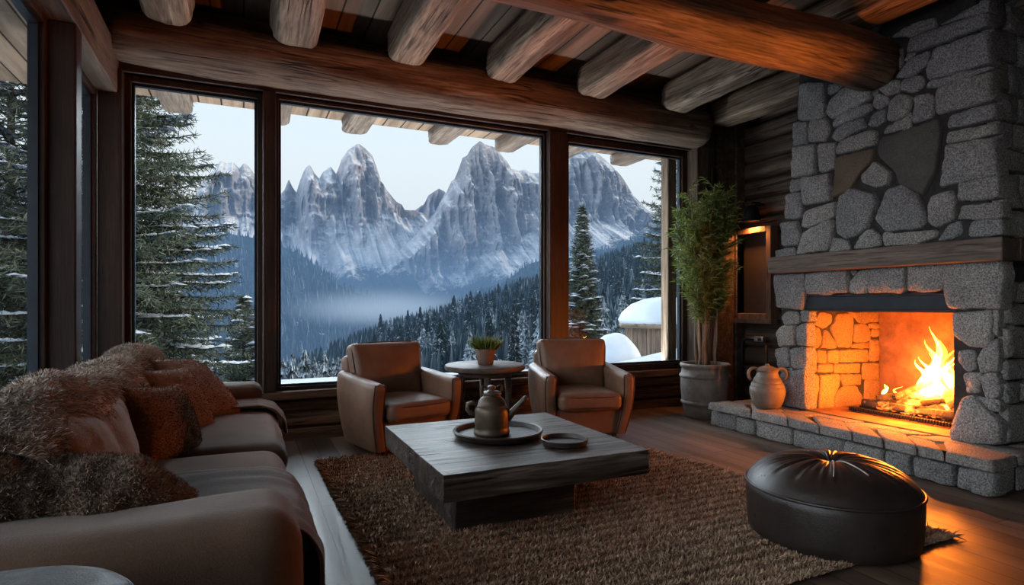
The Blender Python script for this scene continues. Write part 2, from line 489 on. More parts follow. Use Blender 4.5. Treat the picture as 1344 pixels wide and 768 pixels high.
def window(name, plane, a0, a1, z0, z1, axis, w=.05, dpt=.08, off=0):
    "frame of dark wood with an inner metal glazing bead and a pane"
    def B(mb, p0, p1, q0, q1, d0, d1):
        if axis == 'X': mb.box(p0, p1, plane+d0, plane+d1, q0, q1)
        else: mb.box(plane-d1, plane-d0, p0, p1, q0, q1)
    fr = MB()
    for (p0,p1,q0,q1) in ((a0,a0+w,z0,z1),(a1-w,a1,z0,z1),(a0+w,a1-w,z0,z0+w),(a0+w,a1-w,z1-w,z1)):
        B(fr, p0,p1,q0,q1, 0, dpt)
    f = struct(name, fr, M['frame'], smooth=False); bevel(f, .006, 2)
    be = MB(); b = .022; c0, c1, e0, e1 = a0+w, a1-w, z0+w, z1-w
    for (p0,p1,q0,q1) in ((c0,c0+b,e0,e1),(c1-b,c1,e0,e1),(c0+b,c1-b,e0,e0+b),(c0+b,c1-b,e1-b,e1)):
        B(be, p0,p1,q0,q1, .03, dpt)
    be.build('glazing_bead', M['metal_dark'], f, smooth=False)
    pn = MB(); B(pn, c0+b-.004, c1-b+.004, e0+b-.004, e1-b+.004, .052, .058)
    pn.build('pane', M['glass'], f, smooth=False)
    return f
# window wall (three fixed lights) and posts between them
window('window_1', D+.02, XL+.02, .165, WZ0, WZ1, 'X', w=.055)
window('window_2', D+.02, .255, 3.07, WZ0, WZ1, 'X', w=.035)
window('window_3', D+.02, 3.27, 5.06, WZ0, WZ1, 'X', w=.075)
o = struct('trim_3', MB().box(.155, .265, D-.07, D+.12, WZ0, WZ1), M['frame'], smooth=False); bevel(o, .008, 2)
o = struct('trim_4', MB().box(3.06, 3.28, D-.07, D+.12, WZ0, WZ1), M['frame'], smooth=False); bevel(o, .008, 2)
o = struct('trim_5', MB().box(XL-.14, XL+.03, D-.10, D+.12, 0, WZ1), M['frame'], smooth=False); bevel(o, .008, 2)
o = struct('trim_6', MB().box(XL-.1, 5.1, D-.07, D+.14, WZ0-.075, WZ0), M['wall_log_x'], smooth=False); bevel(o, .008, 2)  # inner sill
o = struct('trim_7', MB().box(XL-.1, 5.1, D-.05, D+.14, WZ1, WZ1+.09), M['frame_x'], smooth=False); bevel(o, .008, 2)

# left wall: glazed, low wall under the glass
LW = XL-.14
window('window_4', LW, 2.4, 4.36, .30, 2.97, 'Y', w=.05)
window('window_5', LW, 4.50, 5.66, .30, 2.97, 'Y', w=.05)
window('window_6', LW, 0.3, 2.26, .30, 2.97, 'Y', w=.05)
window('window_7', LW, -1.8, 0.16, .30, 2.97, 'Y', w=.05)
lp = MB()
lp.box(LW-.12, XL, YB, D+.1, 0, .30); lp.box(LW-.12, LW+.02, YB, D+.1, 3.3, CZ); lp.box(LW-.12, XL, YB, -1.8, .3, 2.97)
struct('wall_left', lp, M['wall_log'], smooth=False)
for i, (y0, y1) in enumerate(((4.36,4.50),(2.26,2.40),(.16,.30))):
    o = struct('trim_%d' % (8+i), MB().box(LW-.06, XL, y0, y1, .3, 2.97), M['frame'], smooth=False); bevel(o, .01, 2)
o = struct('trim_11', MB().box(LW-.1, XL, YB, D-.02, 2.97, 3.34), M['beam_light'], smooth=False); bevel(o, .012, 2)

# ---------------------------------------------------------------- big timbers
def timber(name, a, b, w, h, mat, sides=28, sq=3.2, seed=0, nz=.02, taper=None, parent=None):
    "hewn log: superellipse section with lumps along its length"
    a = np.array(a, float); b = np.array(b, float); L = np.linalg.norm(b-a); d = (b-a)/L
    up = np.array([0,0,1.0]); sd = np.cross(d, up); sd /= np.linalg.norm(sd); up = np.cross(sd, d)
    nl = max(12, int(L*14)); mb = MB()
    T = np.linspace(0, 1, nl); A = np.linspace(0, 2*PI, sides, endpoint=False)
    TT, AA = np.meshgrid(T, A, indexing='ij')
    ca, sa = np.cos(AA), np.sin(AA)
    rr = (np.abs(ca)**sq + np.abs(sa)**sq)**(-1/sq)
    p = np.stack([TT*L*.9, ca*1.2, sa*1.2], -1).reshape(-1,3) + seed*5.7
    n1 = fbm(p, 3).reshape(TT.shape); n2 = fbm(p*np.array([1.5,9,9]), 3).reshape(TT.shape)
    k = 1 + (n1*nz*1.6 + n2*nz*.35)/ (min(w,h)/2)
    e = np.minimum(TT, 1-TT)*L
    k = k*np.where(e < .05, .86+.14*np.sqrt(np.clip(1-(1-e/.05)**2,0,1)), 1)
    if taper is not None: k = k*taper(TT)
    P = a + d*(TT*L)[...,None] + sd*(ca*rr*w/2*k)[...,None] + up*(sa*rr*h/2*k)[...,None]
    idx = np.arange(nl*sides).reshape(nl, sides)
    F = np.stack([idx[:-1], np.roll(idx[:-1],-1,1), np.roll(idx[1:],-1,1), idx[1:]], -1).reshape(-1,4)
    mb.add(P.reshape(-1,3), F); mb.f.append(idx[0].tolist()[::-1]); mb.f.append(idx[-1].tolist())
    return mb.build(name, mat, parent)

hl = timber('header_log', (XL-.05, D-.16, 3.42), (5.12, D-.16, 3.40), .46, .42, M['log_x'], sq=2.3, seed=3, nz=.022)
tag(hl, 'long horizontal header log running above the picture windows', 'beam')
cbm = timber('crossbeam', (-.90, 3.2, 3.26), (4.86, 3.2, 3.26), .42, .40, M['log_x'], sq=2.1, seed=12, nz=.03, taper=lambda T: 1+.10*(T-.75))
tag(cbm, 'thick round crossbeam under the joists with one end at the chimney', 'beam')
JX = [-.55, .39, 1.36, 2.34, 3.38, 4.50, 5.42]
JL = ['leftmost ceiling joist, pale hewn timber in the corner above the sofa',
      'second ceiling joist from the left, with a dark knot near its end',
      'third ceiling joist from the left, above the left armchair',
      'fourth ceiling joist from the left, above the middle of the picture window',
      'fifth ceiling joist from the left, crossing over the round crossbeam above the right armchair',
      'sixth ceiling joist from the left, firelit, reaching the header log end above the bamboo',
      'rightmost ceiling joist, close against the dark log wall above the chimney']
for i, x in enumerate(JX):
    y1 = D-.36 if i < 6 else D-.12
    o = timber('ceiling_joist', (x, YB+.05, 3.63), (x, y1, 3.63), .36, .33, M['log'], sq=4.2, seed=20+i*3, nz=.018)
    tag(o, JL[i], 'beam', 'exposed ceiling joists')

# ---------------------------------------------------------------- outside: eaves, post
sf = MB(); sf.box(XL-.3, 7.2, D+.2, 7.18, 3.44, 3.50)
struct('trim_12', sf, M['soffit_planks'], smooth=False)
sf = MB(); sf.box(-2.6, LW-.14, -2, 7.22, 3.42, 3.48)
struct('trim_13', sf, M['soffit_planks'], smooth=False)
struct('trim_15', MB().bar((-2.6,1,3.40),(-2.6,7.2,3.40),.1,.14), M['soffit'], smooth=False)
RXS = [-.63, .33, 1.20, 2.25, 3.17, 4.02, 5.0]
RL = ['rafter tail under the eaves at the left end, beside the big spruce', 'rafter tail under the eaves beside the narrow mullion of the picture window',
      'rafter tail under the eaves above the twin rock towers', 'rafter tail under the eaves above the snowy saddle', 'rafter tail under the eaves touching the tall central peak',
      'rafter tail under the eaves half hidden by the wide window post', 'rafter tail under the eaves in the right-hand window']
for x, l in zip(RXS, RL):
    o = timber('eaves_rafter', (x, D+.22, 3.385), (x, 7.2, 3.385), .29, .20, M['rafter'], sq=5, seed=int(x*10)+40, nz=.008)
    tag(o, l, 'rafter', 'rafter tails under the eaves')
for y in (4.6, 3.2):
    o = timber('eaves_rafter', (LW-.2, y, 3.36), (-2.5, y, 3.36), .2, .16, M['rafter'], sq=5, seed=int(y*10)+60, nz=.006)
    tag(o, 'rafter under the side eaves outside the left window, nearer the corner' if y > 4 else 'rafter under the side eaves outside the left window, further from the corner', 'rafter', 'rafters under the side eaves')
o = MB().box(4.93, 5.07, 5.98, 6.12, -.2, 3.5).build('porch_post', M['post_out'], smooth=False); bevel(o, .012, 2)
tag(o, 'pale weathered square post standing outside the right-hand window', 'post')
# ================================================================ FURNITURE
def rot_z(a): return Matrix.Rotation(a, 4, 'Z')
def euler(x, y, z): return (Matrix.Rotation(z,4,'Z') @ Matrix.Rotation(y,4,'Y') @ Matrix.Rotation(x,4,'X'))

# ---------------------------------------------------------------- armchairs
def make_armchair(label, loc, rz):
    t = thing('armchair', label, 'armchair', loc, rz, 'pair of leather armchairs')
    # the side: tall panel that bows outwards, narrows to the floor, and slopes down to the front
    for sg in (-1, 1):
        nz_, na = 22, 40
        mb = MB()
        Zs = np.linspace(.06, .60, nz_)
        P = np.zeros((na, nz_, 3))
        for j, z in enumerate(Zs):
            s = (z-.06)/.54
            fr = -.30 - .10*s + .02*s*s; bkk = .34 + .03*s           # front / rear ends
            outx = .375 + .065*math.sin(s*PI*.62); th = .12 + .02*s
            for k in range(na):
                a = 2*PI*k/na; ca, sa = math.cos(a), math.sin(a)
                q = (abs(ca)**4.5+abs(sa)**4.5)**(-1/4.5)
                x = outx - th/2 + ca*q*th/2; y = (fr+bkk)/2 + sa*q*(bkk-fr)/2
                ztop = .575 + .05*((y-fr)/(bkk-fr))                 # slopes up towards the back
                P[k,j] = (sg*x, y, .06 + (ztop-.06)*s)
        # rounded top cap
        cap = []
        cx = P[:,-1,:].mean(0)
        rings = [P]
        top = P[:,-1:,:]
        for u in (.25,.5,.72,.88,1.0):
            r = top.copy(); c0 = r[:,:,0].mean()
            xs_ = r[:,:,0]; r[:,:,0] = c0 + (xs_-c0)*math.sqrt(max(0,1-u*u)); 
            ym = r[:,:,1].mean(); r[:,:,1] = ym + (r[:,:,1]-ym)*(1-.06*u*u)
            r[:,:,2] += .045*u*1.0
            rings.append(r)
        P2 = np.concatenate(rings, 1)
        if sg > 0: mb.grid(P2, closed_u=True)
        else: mb.grid(P2[::-1], closed_u=True)
        arm = mb.build('arm', M['leather'], t)
        # piping along the front edge of the arm
        k0 = int(na*.75); 
        for kk in (int(na*.75)-4, int(na*.75)+4):
            pts = [tuple(P2[kk % na, j] + np.array([0,-.004,0])) for j in range(0, P2.shape[1]-2)]
            MB().tube(pts, .006, 6).build('piping', M['leather_pipe'], arm)
    # body under the seat
    def nar(q):
        s = np.clip((q[:,2]+.13)/.26, 0, 1); q = q.copy()
        q[:,1] = np.where(q[:,1] < 0, q[:,1]*(.90+.10*s), q[:,1]); return q
    MB().rbox((.32,.33,.13), .03, (0,.02,.18), fn=nar).build('seat_base', M['leather'], t)
    MB().rbox((.36,.075,.36), .06, (0,.335,.44), rot=euler(-.12,0,0), n=10).build('back_shell', M['leather'], t)
    MB().rbox((.292,.345,.075), .05, (0,-.065,.372), n=12, crown=(0,0,.035), nz=.006, nf=5).build('seat_cushion', M['leather'], t)
    for zz in (.325,.418):
        pts = []
        for k in range(49):
            a = 2*PI*k/48; ca, sa = math.cos(a), math.sin(a); q = (abs(ca)**9+abs(sa)**9)**(-1/9)
            pts.append((ca*q*.286, -.065+sa*q*.340, zz))
        MB().tube(pts, .006, 6, cap=False).build('piping', M['leather_pipe'], t)
    R = euler(-.20,0,0)
    def wr(q):
        q = q.copy(); p = q*np.array([5,1,3.0])
        edge = np.clip(1-np.abs(q[:,2]/.27), 0, 1)
        q[:,1] += ridged(p*np.array([1.6,1,1.0])+3, 3)*-.012
        q[:,0] *= 1 + .075*(q[:,2]/.25); return q
    bc = MB().rbox((.325,.09,.265), .05, (0,.235,.64), rot=R, n=18, crown=(0,.05,.0), fn=wr).build('back_cushion', M['leather'], t)
    pts = []
    for k in range(65):
        a = 2*PI*k/64; ca, sa = math.cos(a), math.sin(a); q = (abs(ca)**8+abs(sa)**8)**(-1/8)
        v = R @ Vector((ca*q*.325*(1+.075*sa*q*.262/.25), -.062, sa*q*.264)); pts.append((v.x, v.y+.235, v.z+.64))
    MB().tube(pts, .007, 6, cap=False).build('piping', M['leather_pipe'], bc)
    for sx in (-1,1):
        for sy in (-.24,.28):
            MB().lathe([(.02,0),(.024,.02),(.022,.065)], (sx*.27, sy, 0), 12).build('foot', M['iron'], t)
    return t
make_armchair('brown leather armchair left of the round side table, turned half sideways', (1.24, 5.10, 0), math.radians(15))
make_armchair('brown leather armchair right of the round side table, firelit on its right side', (2.93, 4.86, 0), math.radians(-14))

# ---------------------------------------------------------------- round side table + pot of grass
st = thing('side_table', 'round wooden side table between the two leather armchairs', 'side table', (2.13, 5.28, 0))
MB().lathe([(.0,.615),(.36,.615),(.385,.625),(.392,.648),(.388,.668),(.375,.675),(0,.675)], n=64).build('table_top', M['side_table'], st, sharp=50)
MB().lathe([(.0,.565),(.255,.565),(.26,.575),(.26,.614),(0,.614)], n=48).build('apron', M['side_table'], st, sharp=50)
for k in range(4):
    a = PI/4 + k*PI/2 + .5
    MB().tube([(math.cos(a)*.225, math.sin(a)*.225, .57), (math.cos(a)*.235, math.sin(a)*.235, 0)], [.034,.026], 12).build('leg', M['side_table'], st)
pg = thing('potted_grass', 'small terracotta pot of short green grass on the round side table', 'potted plant', (2.12, 5.24, .677))
MB().lathe([(0,0),(.07,0),(.074,.005),(.092,.125),(.098,.127),(.1,.15),(.092,.15),(.088,.135),(0,.13)], n=32).build('pot', M['terracotta'], pg, sharp=40)
n = 750
a = RNG.random(n)*2*PI; r = np.sqrt(RNG.random(n))*.085
base = np.stack([r*np.cos(a), r*np.sin(a), np.full(n,.13)],1)
dirs = np.stack([np.cos(a)*r*9, np.sin(a)*r*9, np.full(n,1.0)],1) + RNG.normal(size=(n,3))*.22
mg, tg, og = nt('grass_blades'); g = G(tg)
ge = g.n('ShaderNodeNewGeometry')
gc = g.ramp(ge.outputs['Random Per Island'], [(0,(.035,.075,.012)),(.5,(.11,.17,.03)),(1,(.26,.31,.07))])
g.bsdf(og, Base_Color=gc, Roughness=.55)
M['grass'] = mg
blades(base, dirs, .10+RNG.random(n)*.07, .006, bend=np.stack([np.cos(a)*.03*r/.085,np.sin(a)*.03*r/.085,np.zeros(n)],1), seed=3).build('grass', M['grass'], pg)

# ---------------------------------------------------------------- coffee table
ct = thing('coffee_table', 'low square coffee table of rough dark timber in the middle of the rug', 'coffee table', (1.53, 3.44, 0))
def rough(amp, f):
    def fn(co):
        n1 = np.stack([fbm(co*f+k*9.7, 4) for k in range(3)],1)
        cr = ridged(co*np.array([1.2,9,9]), 3)
        co = co + n1*amp; co[:,2] -= np.clip(cr-.86,0,1)*.03; return co
    return fn
o = MB().box(-.63,.63,-.655,.655,.262,.402).build('table_top', M['table'], ct, smooth=False); bevel(o, .008, 2); subdiv_disp(o, 24, rough(.004, 5)); 
o.data.set_sharp_from_angle(angle=math.radians(40))
o = MB().box(-.49,.27,-.42,.42,.0,.264).build('plinth', M['table'], ct, smooth=False); bevel(o, .008, 2); subdiv_disp(o, 16, rough(.004, 5))
o.data.set_sharp_from_angle(angle=math.radians(40))

tr = MB().lathe([(0,0),(.255,0),(.275,.008),(.292,.04),(.285,.047),(.270,.044),(.255,.016),(0,.012)], n=64).build('serving_tray', M['tray'], sharp=45, loc=(1.49,3.47,.405))
tag(tr, 'large round dark tray under the kettle on the coffee table', 'tray')
sd = MB().lathe([(0,0),(.12,0),(.135,.006),(.143,.034),(.136,.037),(.127,.012),(0,.009)], n=48).build('small_dish', M['tray'], sharp=45, loc=(1.77,3.10,.405))
tag(sd, 'small empty round dish beside the kettle tray on the coffee table', 'dish')

kt = thing('kettle', 'squat bronze kettle with a straight spout standing on the round tray', 'kettle', (1.45,3.48,.42))
K = .93
prof = [(0,0),(.118,0),(.124,.006),(.124,.02),(.117,.026),(.117,.05),(.119,.06),(.119,.125),(.117,.15),(.110,.17),(.104,.174),(.104,.18),(.098,.184),(.092,.205),(.078,.225),(.064,.235),(.06,.24),(.06,.25)]
MB().lathe([(r*K,z*1.02) for r,z in prof], n=48).build('body', M['bronze'], kt, sharp=50)
lid = MB().lathe([(0,.249),(.06,.249),(.064,.255),(.062,.266),(.045,.275),(.02,.279),(.018,.285),(.028,.292),(.028,.303),(.018,.31),(0,.311)], n=32).build('lid', M['bronze'], kt, sharp=50)
for sg in (-1,1):
    MB().tube([(sg*.05,0,.258),(sg*.068,0,.272),(sg*.07,0,.30),(sg*.056,0,.312),(sg*.04,0,.30)], .007, 8).build('lug', M['bronze'], kt)
dv = Vector((.9,-.42,0)).normalized()
def kp(r, z): return (dv.x*r, dv.y*r, z)
MB().tube([kp(.095,.10),kp(.125,.13),kp(.165,.175),kp(.205,.215),kp(.225,.235)], [.030,.025,.02,.017,.018], 14).build('spout', M['bronze'], kt)
MB().tube([kp(-.10,.12),kp(-.135,.13),kp(-.155,.155),kp(-.15,.19),kp(-.125,.2),kp(-.095,.18)], [.014,.015,.017,.018,.016,.012], 12).build('handle', M['bronze'], kt)

# ---------------------------------------------------------------- pouf
pf = thing('leather_pouf', 'round dark leather pouf on the rug in front of the hearth', 'pouf', (2.885, 2.165, .015), 0); pf.scale = (.89,.89,1)
R0 = .475
mb = MB(); nA = 120
prof = [(0,.0),(.445,0),(.462,.012),(.470,.06),(.476,.15),(.478,.22),(.474,.262),(.468,.268)]
mb.lathe(prof, n=nA); mb.build('body', M['leather_dark'], pf)
# tufted cushion with radial pleats
nr = 40; P = np.zeros((nA*2, nr, 3))
for i in range(nA*2):
    a = 2*PI*i/(nA*2)
    for j in range(nr):
        s = j/(nr-1)
        r = R0*1.012*(1-s)
        u = r/R0
        z = .262 + .155*(1-max(u,0)**3.4)**.75 if u < 1 else .262
        pinch = math.exp(-(r/.07)**2)*.042
        pl = (math.sin(a*15+1.3*math.sin(a*3)) *.5+ math.sin(a*26+2*math.sin(a*2))*.35)
        wgt = math.exp(-((u-.42)/.34)**2)
        z -= pinch + .015*wgt*abs(pl)
        P[i,j] = (r*math.cos(a), r*math.sin(a), z)
cu = MB().grid(P, closed_u=True).build('cushion', M['leather_dark'], pf)
MB().lathe([(.001,.362),(.018,.362),(.024,.368),(.02,.376),(.001,.379)], n=20).build('button', M['leather_dark'], cu)
pts = [(R0*1.005*math.cos(2*PI*k/96), R0*1.005*math.sin(2*PI*k/96), .265) for k in range(97)]
MB().tube(pts, .009, 8, cap=False).build('piping', M['leather_dark'], pf)
M['pleat_glint'] = plain('pale_pleat_glint', (.35,.33,.3), .6)  # pale tubes along two pleats: highlights on the leather put in as colour
for (aa, ln) in ((-2.35,.30),(-1.95,.28)):
    pts = []
    for k in range(14):
        r = .03 + ln*k/13; u = r/R0; a = aa + .10*(k/13)*(1 if aa > -2 else -1)
        z = .262 + .155*(1-u**3.4)**.75 - math.exp(-(r/.07)**2)*.042 + .002
        pts.append((r*math.cos(a), r*math.sin(a), z))
    MB().tube(pts, .0035, 6).build('pleat_highlight', M['pleat_glint'], cu)

# dark stool in the near left corner
sl = thing('leather_stool', 'round black leather stool top at the bottom left, before the sofa arm', 'stool', (-.50,1.49,.012)); sl.scale = (1.08,1.08,1)
MB().lathe([(0,.50),(.25,.50),(.265,.52),(.268,.57),(.255,.605),(.22,.62),(.1,.628),(0,.63)], n=64).build('seat', M['leather_stool'], sl)
MB().tube([(.262*math.cos(2*PI*k/64), .262*math.sin(2*PI*k/64), .59) for k in range(65)], .006, 6, cap=False).build('piping', M['leather_stool'], sl)
for k in range(4):
    a = PI/4+k*PI/2
    MB().tube([(.17*math.cos(a),.17*math.sin(a),.5),(.2*math.cos(a),.2*math.sin(a),0)], [.022,.016], 10).build('leg', M['iron'], sl)

# ---------------------------------------------------------------- sofa
sf = thing('sofa', 'long brown fabric sofa along the left window wall', 'sofa', (-.35, 3.5, 0))
ox, oy = -.35, 3.5
def SB(name, x0,x1,y0,y1,z0,z1, r, **k):
    pm = k.pop('mat', M['sofa'])
    rot = k.pop('rot', None)
    return MB().rbox(((x1-x0)/2,(y1-y0)/2,(z1-z0)/2), r, ((x0+x1)/2-ox,(y0+y1)/2-oy,(z0+z1)/2), rot=rot, **k).build(name, pm, sf)
SB('base', -.86,.14, 2.0,5.2, .05,.28, .05)
for (x,y) in ((-.8,2.1),(.05,2.1),(-.8,5.1),(.05,5.1)):
    MB().lathe([(.03,0),(.035,.06)], (x-ox,y-oy,0), 12).build('foot', M['iron'], sf)
SB('backrest', -.885,-.60, 2.24,5.22, .2,.74, .12, n=20, nz=.012, nf=2.5)
SB('seat_cushion', -.66,.235, 3.52,4.93, .24,.465, .11, n=20, crown=(0,0,.03), nz=.012, nf=3)
SB('seat_cushion', -.66,.205, 2.12,3.50, .24,.465, .11, n=20, crown=(0,0,.03), nz=.012, nf=3)
SB('arm', -.86,.135, 4.93,5.25, .08,.635, .085, n=16, nz=.012, nf=3)
SB('arm', -.86,.17, 1.86,2.27, .08,.625, .13, n=22, nz=.014, nf=3)
for (y0,y1,tz,dx) in ((2.36,3.42,.80,0),(3.36,4.1,.80,-.04),(4.04,4.92,.82,-.05)):
    hy = (y1-y0)/2
    MB().rbox((.15,hy,.25), .13, (-.645+dx-ox,(y0+y1)/2-oy,.61), rot=euler(0,-.24,0), n=30, crown=(.08,0,.02), nz=.03, nf=3.2, fn=lambda q: q + np.c_[-.035*np.clip(ridged(q*np.array([2,7,2.2])+4,3)-.5,0,1), 0*q[:,0], 0*q[:,0]]).build('back_cushion', M['suede'], sf)

def pillow(name, w, h, t, c, rot, mat, label, cat='cushion', nz=.02, fur=0, group=None):
    n = 44
    u = np.linspace(-1,1,n); U,V = np.meshgrid(u,u,indexing='ij')
    mb = MB()
    for sg in (1,-1):
        T = (np.clip(1-np.abs(U)**2.6,0,1)*np.clip(1-np.abs(V)**2.6,0,1))**.5
        X = U*w/2*(1-.10*(1-np.abs(U)**2)*0 - .09*(1-V**2)*np.abs(U)**3)
        Y = V*h/2*(1-.09*(1-U**2)*np.abs(V)**3)
        p = np.stack([X*4+3*sg, Y*4, np.full_like(X, c[0]*7)],-1).reshape(-1,3)
        Z = sg*t/2*T + fbm(p,3).reshape(X.shape)*nz*T**.5
        P = np.stack([X,Y,Z],-1)
        mb.grid(P if sg > 0 else P[::-1])
    o = mb.build(name, mat, None, merge=.0006)
    me = o.data; R = np.array(rot.to_3x3())
    v = np.empty(len(me.vertices)*3); me.vertices.foreach_get('co', v); v = v.reshape(-1,3) @ R.T
    me.vertices.foreach_set('co', v.reshape(-1)); me.update()
    o.location = c
    tag(o, label, cat, group)
    if fur:
        p, nn = sample_mesh(o, fur, seed=int(abs(c[1])*100))
        d = nn + np.random.default_rng(4).normal(size=nn.shape)*.7
        blades(p, d, .010, .0035, seed=9).build('pile', mat, o)
    return o
def basis(xa, za):
    "rotation whose local z is za (face normal) and local x close to xa"
    z = Vector(za).normalized(); x = Vector(xa); x = (x - z*x.dot(z)).normalized(); y = z.cross(x)
    return Matrix((x,y,z)).transposed().to_4x4()
pillow('scatter_cushion', .47,.42,.19, (-.385,3.60,.625), basis((.43,.89,-.10),(.85,-.375,.37)), M['boucle'], 'nearest brown nubby scatter cushion, lying in front of the others on the sofa', fur=9000, group='brown scatter cushions on the sofa')
pillow('scatter_cushion', .48,.46,.17, (-.37,4.13,.655), basis((.45,.85,-.05),(.78,-.40,.48)), M['boucle'], 'middle brown scatter cushion, mostly hidden between the other two on the sofa', fur=6000, group='brown scatter cushions on the sofa')
pillow('scatter_cushion', .50,.54,.18, (-.30,4.58,.675), basis((.55,.83,-.10),(.62,-.32,.71)), M['boucle'], 'farthest brown scatter cushion, propped near the far sofa arm', fur=7000, group='brown scatter cushions on the sofa')

# sheepskin throw along the top of the backrest
def fur_mat(name, c1, c2, c3):
    m, t, out = nt(name); g = G(t)
    ge = g.n('ShaderNodeNewGeometry')
    n = g.noise(g.co(), 4.5, 4)
    k = g.math('ADD', g.math('MULTIPLY', ge.outputs['Random Per Island'], .55), g.math('MULTIPLY', n, .6))
    g.bsdf(out, Base_Color=g.ramp(k, [(.25,c1),(.55,c2),(.85,c3)]), Roughness=.8, Sheen_Weight=.3, Specular_IOR_Level=.15)
    return m
M['fur'] = fur_mat('tan_sheepskin', (.12,.085,.062), (.33,.255,.20), (.62,.54,.47))
M['fur_dark'] = fur_mat('dark_fleece_pile', (.065,.037,.022), (.165,.105,.066), (.30,.205,.14))
nu, nv = 120, 34
U = np.linspace(2.28,4.95,nu)
P = np.zeros((nu,nv,3))
for i,y in enumerate(U):
    hump = .5+.5*math.cos((y-2.9)*2*PI/.9)
    e = math.sqrt(max(0,min(1,(y-2.24)/.32)))
    for j in range(nv):
        s = j/(nv-1)                     # 0 = behind the backrest, 1 = on the front of the cushions
        ang = PI*1.02 - s*PI*1.0
        rx = (.175+.03*hump)*(.6+.4*e); rz = (.20 + .05*hump)*e
        x = -.70 + math.cos(ang)*rx; z = .70 + math.sin(ang)*rz
        P[i,j] = (x,y,z)
pp = P.reshape(-1,3)
nzv = (fbm(pp*np.array([3,2.6,3]),4)*.05 + ridged(pp*np.array([4,5,4]),3)*.045-.02)
ctr = np.array([-.68,0,.65]); dd = pp-ctr; dd[:,1] = 0; dd /= np.linalg.norm(dd,axis=1,keepdims=True)
P = (pp+dd*nzv[:,None]).reshape(nu,nv,3)
P[:,:,0] = np.maximum(P[:,:,0], -.915)
ft = MB().grid(P).build('sheepskin_throw', M['fur'])
tag(ft, 'long shaggy tan sheepskin throw draped over the sofa backrest by the left window', 'throw')
p, nn = sample_mesh(ft, 36000, 5)
nn = nn*np.sign((nn*(p-ctr)).sum(1)-0*(p[:,1]))[:,None] if False else nn
flip = np.where(((p-ctr)*np.array([1,0,1])*nn).sum(1) < 0, -1, 1)[:,None]; nn = nn*flip
rg = np.random.default_rng(8)
d = nn*.7 + np.array([.25,0,-.15]) + rg.normal(size=nn.shape)*.32
ln = (.018+.022*rg.random(len(p)))*np.where(p[:,0] > -.55, .45, 1.0)
blades(p, d, ln, .0035, bend=np.stack([np.zeros(len(p)),rg.normal(size=len(p))*.006,-.012*np.ones(len(p))],1), seed=6).build('pile', M['fur'], ft)

# bunched fleece over the near arm
nu, nv = 100, 60
P = np.zeros((nu,nv,3))
for i in range(nu):
    s = i/(nu-1); x = -.90 + s*.75
    KX = [-.92,-.64,-.485,-.305,-.20,-.15]
    rad = float(np.interp(x, KX, [.15,.16,.13,.12,.075,.006])); top = float(np.interp(x, KX, [.81,.80,.735,.715,.655,.59]))
    if i == 0: rad = .01
    cy = 2.37 - .05*s; cz = top - rad*1.02
    for k in range(nv):
        a = 2*PI*k/nv
        P[i,k] = (x, cy+math.cos(a)*rad*1.5, cz+math.sin(a)*rad*1.05)
pp = P.reshape(-1,3)
nn_ = ridged(pp*np.array([5.0,4.0,3.0])+2, 3)*.07-.045 + fbm(pp*7,3)*.02
cc = np.repeat(P.mean(1), nv, 0); dd = pp-cc; L = np.linalg.norm(dd,axis=1,keepdims=True); 
pp = pp + dd/np.maximum(L,1e-6)*(nn_[:,None])*np.minimum(1,L/.06)
bf = MB().grid(np.swapaxes(pp.reshape(nu,nv,3),0,1), closed_u=True).build('fleece_blanket', M['fleece'])
tag(bf, 'bunched dark brown fleece blanket lying across the near sofa arm', 'blanket')
p, n2 = sample_mesh(bf, 26000, 15)
blades(p, n2*.7+np.random.default_rng(2).normal(size=n2.shape)*.55, .014, .0032, seed=16).build('pile', M['fur_dark'], bf)

# throw hanging over the near seat front
def drape(name, label, y0, y1, path, mat, th=.012, amp=.018, fold=11, cat='blanket'):
    pts = np.array(path, float); seg = np.r_[0, np.cumsum(np.linalg.norm(np.diff(pts,axis=0),axis=1))]
    n, m = 70, 60
    S = np.linspace(0, seg[-1], n); X = np.interp(S, seg, pts[:,0]); Z = np.interp(S, seg, pts[:,1])
    for _ in range(3):
        X[1:-1] = (X[:-2]+X[1:-1]*2+X[2:])/4; Z[1:-1] = (Z[:-2]+Z[1:-1]*2+Z[2:])/4
    tx = np.gradient(X); tz = np.gradient(Z); l = np.hypot(tx,tz); nx, nz2 = -tz/l, tx/l
    if nz2[0] < 0: nx, nz2 = -nx, -nz2
    Y = np.linspace(y0,y1,m)
    SS, YY = np.meshgrid(S, Y, indexing='ij')
    w = SS/seg[-1]
    f = (np.sin(YY*fold*4+fbm(np.stack([SS*2,YY*3,SS*0],-1).reshape(-1,3),2).reshape(SS.shape)*3)*.5+.5)*amp*(.25+w)
    f = f + (fbm(np.stack([SS*5,YY*5,SS*0+3],-1).reshape(-1,3),3).reshape(SS.shape)*.5+.5)*.012
    P = np.stack([X[:,None]+nx[:,None]*f, YY + .02*np.sin(SS*6), Z[:,None]+nz2[:,None]*f],-1)
    o = MB().grid(P[:, ::-1]).build(name, mat)
    sm = o.modifiers.new('thick','SOLIDIFY'); sm.thickness = th; sm.offset = 0
    return tag(o, label, cat)
drape('throw_blanket', 'taupe throw blanket spread over the near sofa seat and hanging to the floor', 2.10, 2.86,
      [(-.45,.515),(-.1,.515),(.10,.51),(.19,.475),(.232,.40),(.236,.25),(.225,.03)], M['blanket'], amp=.012)
drape('folded_blanket', 'thin folded brown blanket across the far end of the sofa seat', 4.56, 4.90,
      [(-.10,.515),(.10,.51),(.20,.475),(.262,.40),(.268,.31)], M['sofa'], amp=.012)

